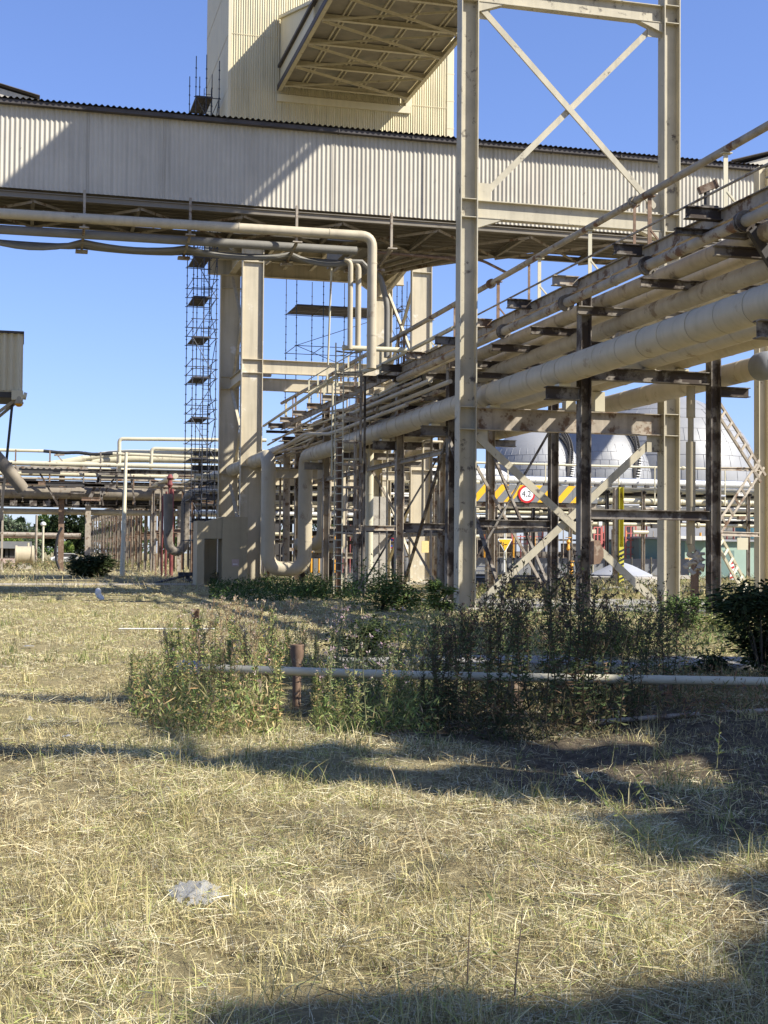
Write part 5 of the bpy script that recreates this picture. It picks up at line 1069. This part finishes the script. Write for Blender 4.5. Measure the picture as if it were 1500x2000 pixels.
lit = [weed(rnd.uniform(.75, .98), rnd.randint(80, 120), .085, .02, GREENS, 4 if k % 2 else 0, [(.45, .38, .27), (.5, .36, .33), (.36, .27, .16)], 6) for k in range(8)]
shade_drk = [weed(rnd.uniform(.95, 1.25), rnd.randint(60, 95), .10, .03, [(.062, .082, .034), (.085, .115, .043), (.11, .13, .05), (.14, .095, .055)], 10, [(.10, .085, .06), (.07, .05, .045), (.13, .10, .07)], 8, (.09, .075, .045)) for k in range(8)]  # dark palette puts the rack's shade into the leaf colour
dry = [weed(rnd.uniform(.6, .9), rnd.randint(10, 22), .07, .014, [(.30, .20, .10), (.38, .27, .14), (.22, .14, .08)], 7, [(.45, .35, .22), (.33, .22, .12), (.50, .42, .33)], 7, (.30, .22, .12)) for k in range(5)]
thi = [weed(rnd.uniform(.8, 1.05), rnd.randint(45, 60), .10, .022, [(.15, .19, .08), (.20, .23, .11), (.26, .24, .11)], 10, [(.40, .32, .30), (.46, .40, .30), (.30, .23, .17), (.45, .32, .36)], 6, (.2, .2, .1)) for k in range(4)]
G1 = 'tall weeds in the sunlit patch'; G2 = 'tall weeds coloured dark for the shade'
place(lit, spots(84, 255, 640, 1300, 1440, .7, 1.1, (455, 1370, 215, 80)), 'tall_weed', 'green leafy weed in the sunlit patch around the white pipe end', 'weed', G1, (1, 1))
place(dry, spots(34, 330, 660, 1285, 1400, .7, 1.15, (480, 1340, 180, 70)), 'dry_weed', 'brown dry seed-headed weed among the sunlit green weeds', 'weed', 'dry weeds in the sunlit patch', (1, 1.15))
place(thi, spots(14, 640, 790, 1345, 1450, .75, 1.05), 'thistle', 'thistle with pinkish heads between the rusty post and the shaded weeds', 'thistle', 'thistles right of the rusty post', (1, 1))
place(lit, spots(46, 610, 850, 1330, 1440, .4, .75), 'tall_weed', 'shorter green weed filling the gap between the sunlit and the shaded patch', 'weed', 'weeds between the two patches', (1, 1))
place(shade_drk, spots(82, 820, 1290, 1340, 1450, .75, 1.25, (1050, 1395, 235, 60)), 'shade_dark_weed', 'spiky weed coloured dark for the shaded patch before the portal', 'weed', G2, (1, 1))
place(lit, spots(26, 640, 1000, 1255, 1330, .5, .8), 'tall_weed', 'green weed in the half shade behind the long white pipe', 'weed', 'weeds behind the white pipe', (1, 1))
place(shade_drk, spots(12, 1240, 1330, 1330, 1400, .7, 1.0), 'shade_dark_weed', 'isolated weed coloured dark for shade, right of the shaded weed patch', 'weed', 'weeds right of the shaded patch', (1, 1))
# undergrowth that closes the patches
def undergrowth(name, label, x0, x1, y0, y1, N, hmax, pal, L=.09, W=.022, core=None):
    v = Veg(); o = None
    for p in spots(N, x0, x1, y0, y1, 0, 1, core):
        if o is None: o = Vector((p[0], p[1], 0))
        z = hmax*p[2]**1.6; v.quad(Vector((p[0]-o.x, p[1]-o.y, gz(p[0], p[1])+z*.8)), rv()+Vector((0,0,.5)), rv(), L*rnd.uniform(.5, 1.4), W*rnd.uniform(.5, 1.3), jit(rnd.choice(pal)))
    ob = bpy.data.objects.new(name, v.mesh(name)); ob.location = o; COL.objects.link(ob); tag(ob, label, 'undergrowth', None, 'stuff')
undergrowth('undergrowth', 'low tangle of leaves and straw filling the sunlit weed patch', 250, 645, 1310, 1450, 9000, .55, GREENS+[(.4, .33, .17)]*2, .10, .016, (450, 1375, 215, 75))
undergrowth('undergrowth', 'mixed green and straw growth filling the gap between both weed patches', 600, 860, 1320, 1440, 4500, .35, GREENS[:4]+[(.3, .25, .13), (.1, .12, .05)], .10, .016)
undergrowth('undergrowth', 'low tangle of stalks coloured dark for the shaded weed patch', 820, 1260, 1345, 1455, 5000, .5, [(.07, .075, .03), (.10, .09, .04), (.14, .10, .055), (.05, .06, .025)], .12, .014, (1040, 1398, 225, 58))  # shade of the patch is coloured into these stalks
undergrowth('undergrowth', 'strip of reddish dry growth under the right end of the white pipe', 1200, 1520, 1335, 1420, 3500, .4, [(.26, .19, .09), (.19, .17, .07), (.30, .17, .09), (.14, .15, .06)], .10, .012)
undergrowth('undergrowth', 'green weeds along the foot of the rack behind the white pipe', 780, 1480, 1180, 1285, 9000, .30, [(.14, .18, .06), (.20, .22, .08), (.26, .25, .10), (.09, .12, .04)], .12, .03)
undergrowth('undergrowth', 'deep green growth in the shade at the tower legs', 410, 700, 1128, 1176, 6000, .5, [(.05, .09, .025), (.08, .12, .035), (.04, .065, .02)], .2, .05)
undergrowth('undergrowth', 'rank brown and green growth along the far fence line at the left', 0, 330, 1098, 1114, 6000, .8, [(.20, .20, .09), (.28, .24, .12), (.14, .16, .06), (.33, .25, .13)], .45, .07)
undergrowth('undergrowth', 'yellow grass growing between the road and the grey fence', 900, 1480, 1128, 1172, 8000, .5, [(.30, .26, .12), (.24, .23, .09), (.38, .32, .16), (.15, .17, .06)], .25, .05)
# ================================================================ shrubs
def shrub(name, label, px, py, wpx, hpx, n, pal, leaf, seed, dark=1.):
    rnd.seed(seed); q = P(px, py, Z=0); dd = float(np.dot(np.array([q.x, q.y, -EYE]), CF)); W = wpx*dd/FPX/2; H = hpx*dd/FPX
    st = Veg(); fo = Veg(); blobs = []
    for k in range(14):
        a = rnd.uniform(0, 6.28); r = W*rnd.uniform(.2, .85); e = Vector((math.cos(a)*r, math.sin(a)*r*.8, H*rnd.uniform(.10, .95))); st.tube([Vector((0,0,-.05)), e*.5+Vector((0,0,.1*H)), e], .02, .006, (.10, .085, .06)); blobs.append((e, W*rnd.uniform(.22, .42)))
    for k in range(n):
        e, r = rnd.choice(blobs); o = Vector((rnd.gauss(0, 1), rnd.gauss(0, 1), rnd.gauss(0, 1))); p = e+o*r*.55; p.z = max(.03, p.z); fo.quad(p, Vector((o.x, o.y, rnd.uniform(-.7, .3))), Vector((0,0,1))+rv(.6), leaf*rnd.uniform(.6, 1.3), leaf*.5*rnd.uniform(.6, 1.2), jit(rnd.choice(pal)), -leaf*.08)
    o = bpy.data.objects.new(name, st.mesh('branches')); o.location = (q.x, q.y, 0); COL.objects.link(o); tag(o, label, 'shrub'); c = bpy.data.objects.new('foliage', fo.mesh('foliage')); COL.objects.link(c); c.parent = o
G_mid = [(.10, .16, .045), (.14, .20, .06), (.19, .24, .08), (.07, .11, .03)]; G_dk = [(.035, .05, .018), (.05, .07, .025), (.07, .09, .03)]; G_yel = [(.24, .27, .08), (.19, .23, .07), (.30, .29, .10), (.13, .17, .05)]
shrub('shrub', 'bright green bush at the foot of the caged ladder, lower and wider than its neighbours', 745, 1194, 170, 72, 3600, G_mid, .13, 31)
shrub('shrub', 'small green bush at the left of the ladder foot in front of the pipe loop', 615, 1168, 80, 38, 1500, G_mid, .11, 32)
shrub('shrub', 'upright green bush against the left side of the near portal column', 858, 1200, 56, 66, 1700, G_mid, .12, 33)
shrub('shrub', 'green bush crowding the foot of the right portal column', 1338, 1232, 100, 62, 2200, G_mid, .10, 34)
shrub('shrub', 'yellow green bush in front of the portal between its columns', 1180, 1290, 170, 70, 2800, G_yel, .08, 35)
shrub('shrub', 'dark glossy leaved shrub entering at the right picture edge', 1490, 1325, 180, 165, 4200, G_dk, .115, 36)
shrub('shrub', 'dark rounded bush under the left pipe bridge by the bridge post', 168, 1128, 92, 38, 2600, G_dk, .34, 37)
shrub('shrub', 'dim green bush behind the rusty post in the half shade', 720, 1290, 160, 75, 2400, [(.08, .11, .035), (.11, .14, .05), (.06, .08, .03)], .09, 38)
shrub('shrub', 'low weedy bush hugging the beige concrete doorway', 440, 1142, 60, 34, 1200, [(.13, .15, .06), (.2, .19, .09), (.09, .1, .04)], .15, 39)
shrub('shrub', 'low leafy sprawl beside the white pipe before the dark edge shrub', 1385, 1320, 90, 40, 900, G_dk, .085, 40)
shrub('shrub', 'green bush between the right portal column and the dark edge shrub', 1420, 1235, 90, 40, 1500, G_yel, .09, 41)
# ================================================================ single dry stalks close by
def stalk(label, a, b, h, r=.004, c=(.50, .40, .22), leaves=0, headn=8, name='dry_stalk'):
    rnd.seed(int(a[0]*7+a[1])); p = P(a[0], a[1], Z=.02); dd = float(np.dot(np.array([p.x, p.y, -EYE]), CF)); s = dd/FPX
    top = p+Vector(CR)*(b[0]-a[0])*s+Vector((0,0,1))*h+Vector((math.sin(_y), math.cos(_y), 0))*((a[1]-b[1])*s-h)*3.2
    st = Veg(); lf = Veg(); v = [(top-p)*t+Vector((0,0,.03*math.sin(3.1*t)*rnd.uniform(-1, 1.5))) for t in (0, .3, .6, .85, 1)]; st.tube(v, r, r*.45, c, 5)
    for k in range(headn): lf.quad(v[-1]*(1-.12*rnd.random()), rv(.5)+(top-p).normalized(), rv(), rnd.uniform(.02, .05), .006, jit((.5, .42, .27)))
    for k in range(leaves): lf.quad(v[-1]*rnd.uniform(.2, .95), rv()+(top-p).normalized()*.4, rv(), rnd.uniform(.03, .07), rnd.uniform(.006, .014), jit((.20, .24, .08)))
    o = bpy.data.objects.new(name, st.mesh('stalk')); o.location = p; COL.objects.link(o); tag(o, label, 'stalk'); ch = bpy.data.objects.new('seed_head', lf.mesh('seed_head')); COL.objects.link(ch); ch.parent = o
SK = [((832, 1668), (755, 1452), .34, 'straight pale straw stalk leaning left in the middle foreground', 0, 8), ((1310, 1690), (1165, 1465), .30, 'leafy pale stalk with a fluffy head leaning left over the shade', 40, 30), ((1500, 1650), (1300, 1530), .22, 'long straw stalk leaning left from the right picture edge', 10, 6),
      ((1262, 1765), (1012, 1642), .16, 'long low straw stalk lying left across the lit right foreground', 0, 6), ((1085, 1745), (1015, 1640), .17, 'short pale stalk leaning left below its longer neighbour', 0, 5), ((1345, 1800), (1068, 1610), .22, 'slanting straw stalk crossing behind the low one', 0, 6), ((958, 1900), (975, 1700), .27, 'thin upright green stalk in the lower right foreground', 4, 4),
      ((912, 1930), (925, 1740), .26, 'thin dark upright stalk, left of the green one', 0, 4), ((1005, 1945), (1028, 1770), .24, 'dark broken stalk, right of the green upright one', 0, 3), ((1195, 1490), (1218, 1380), .32, 'thin tall stalk standing in the deep shade', 4, 5), ((1400, 1500), (1408, 1408), .3, 'dark thin weed stalk in the shade at the right', 14, 5),
      ((1000, 1525), (1022, 1460), .2, 'short feathery stalk in the middle shade', 6, 10), ((675, 1790), (570, 1705), .09, 'thick brown straw lying in the centre foreground', 0, 3), ((222, 1520), (182, 1445), .18, 'pair-like straw stalk standing in the left shadow band', 0, 6), ((1090, 1460), (1032, 1372), .22, 'pale straw stalk leaning at the foot of the dark weeds', 0, 5),
      ((1480, 1660), (1420, 1540), .2, 'green stalk with small leaves at the right edge shade', 16, 4), ((400, 1600), (385, 1545), .12, 'short dry stalk in the left foreground straw', 0, 5), ((1290, 1600), (1250, 1500), .2, 'second leafy stalk beside the fluffy headed one', 26, 6)]
for a, b, h, lab, nl, hn in SK: stalk(lab, a, b, h*1.15, .0036 if nl or 'dark' in lab else .0042, (.30, .28, .12) if nl else ((.12, .09, .06) if 'dark' in lab else (.5, .40, .23)), nl, hn)
# ================================================================ trees in the distance
def tree(label, px, ytop, Y, wpx, pal, seed, n=3400, group=None, leaf=.62):
    rnd.seed(seed); q = P(px, 1085, Y=Y); top = P(px, ytop, Y=Y).z; W = wpx*Y/FPX/2
    tr = Veg(); fo = Veg(); tr.tube([Vector((0,0,-.2)), Vector((.1, 0, top*.35)), Vector((.0, .1, top*.75))], .3, .08, (.10, .085, .065), 7); blobs = []
    for k in range(17):
        a = rnd.uniform(0, 6.28); hh = rnd.uniform(.22, .9); r = W*rnd.uniform(.15, .8)*math.sqrt(max(.1, 1-(hh-.45)**2*2.6)); e = Vector((math.cos(a)*r, math.sin(a)*r, top*hh)); tr.tube([Vector((0, 0, top*min(.6, hh*.6))), e*.6+Vector((0,0,top*hh*.35)), e], .1, .03, (.10, .085, .065), 4); blobs.append((e, W*rnd.uniform(.22, .40), rnd.uniform(.7, 1.25)))
    for k in range(n):
        e, r, sh = rnd.choice(blobs); o = Vector((rnd.gauss(0, 1), rnd.gauss(0, 1), rnd.gauss(0, .85))); o = o.normalized()*rnd.uniform(.5, 1.15)**.5; p = e+o*r; p.z = max(.2, p.z)
        fo.quad(p, o+rv(.8), Vector((0,0,1))+rv(.8), leaf*rnd.uniform(.5, 1.3), leaf*.6*rnd.uniform(.5, 1.2), jit(tuple(x*sh for x in rnd.choice(pal)), .2))
    o = bpy.data.objects.new('tree', tr.mesh('trunk')); o.location = (q.x, Y, 0); COL.objects.link(o); tag(o, label, 'tree', group); c = bpy.data.objects.new('crown', fo.mesh('crown')); COL.objects.link(c); c.parent = o
GT = [(.07, .12, .03), (.09, .14, .04), (.12, .17, .05)]; GS = [(.16, .20, .12), (.20, .23, .15), (.13, .17, .09)]; GD = [(.03, .05, .02), (.045, .065, .025)]; GY = [(.14, .20, .045), (.18, .23, .06)]
for a in [('silvery willow-like tree at the far left picture edge', 8, 1012, 215, 70, GS, 51), ('silvery pale tree right of the one at the picture edge', 52, 1022, 205, 50, GS, 52), ('dark fir-like tree poking above the silvery ones', 38, 1008, 240, 24, GD, 53),
          ('full green tree behind the two thin poles', 80, 1006, 225, 62, GT, 54), ('tall dark tree just left of the brown bridge post', 107, 1000, 220, 44, GD, 55), ('broad dark tree behind the brown bridge post', 137, 998, 228, 60, GD, 56), ('bright low tree beside the storage tank', 28, 1052, 190, 56, GY, 57),
          ('bright green low tree just right of the brown bridge post', 130, 1052, 195, 30, GY, 58), ('dark tree behind the first trestles', 172, 1008, 250, 50, GD, 59), ('green tree seen between the trestle posts', 215, 1012, 255, 60, GT, 60), ('green tree behind the middle of the trestle row', 268, 1010, 258, 64, GT, 61),
          ('dull green tree behind the red pipe stand', 330, 1016, 262, 64, GT, 62), ('dull green tree behind the concrete doorway', 400, 1014, 262, 70, GT, 63), ('green tree seen between the two pipe loop legs', 545, 960, 255, 66, GT, 64), ('green tree seen right of the pipe loop', 640, 985, 262, 80, GT, 65), ('dark green tree far behind the ladder', 720, 990, 265, 80, GD, 66),
          ('far green tree behind the concrete pier', 800, 1010, 268, 90, GT, 67), ('far tree behind the near portal column', 890, 1015, 270, 90, GT, 68)]: tree(*a)
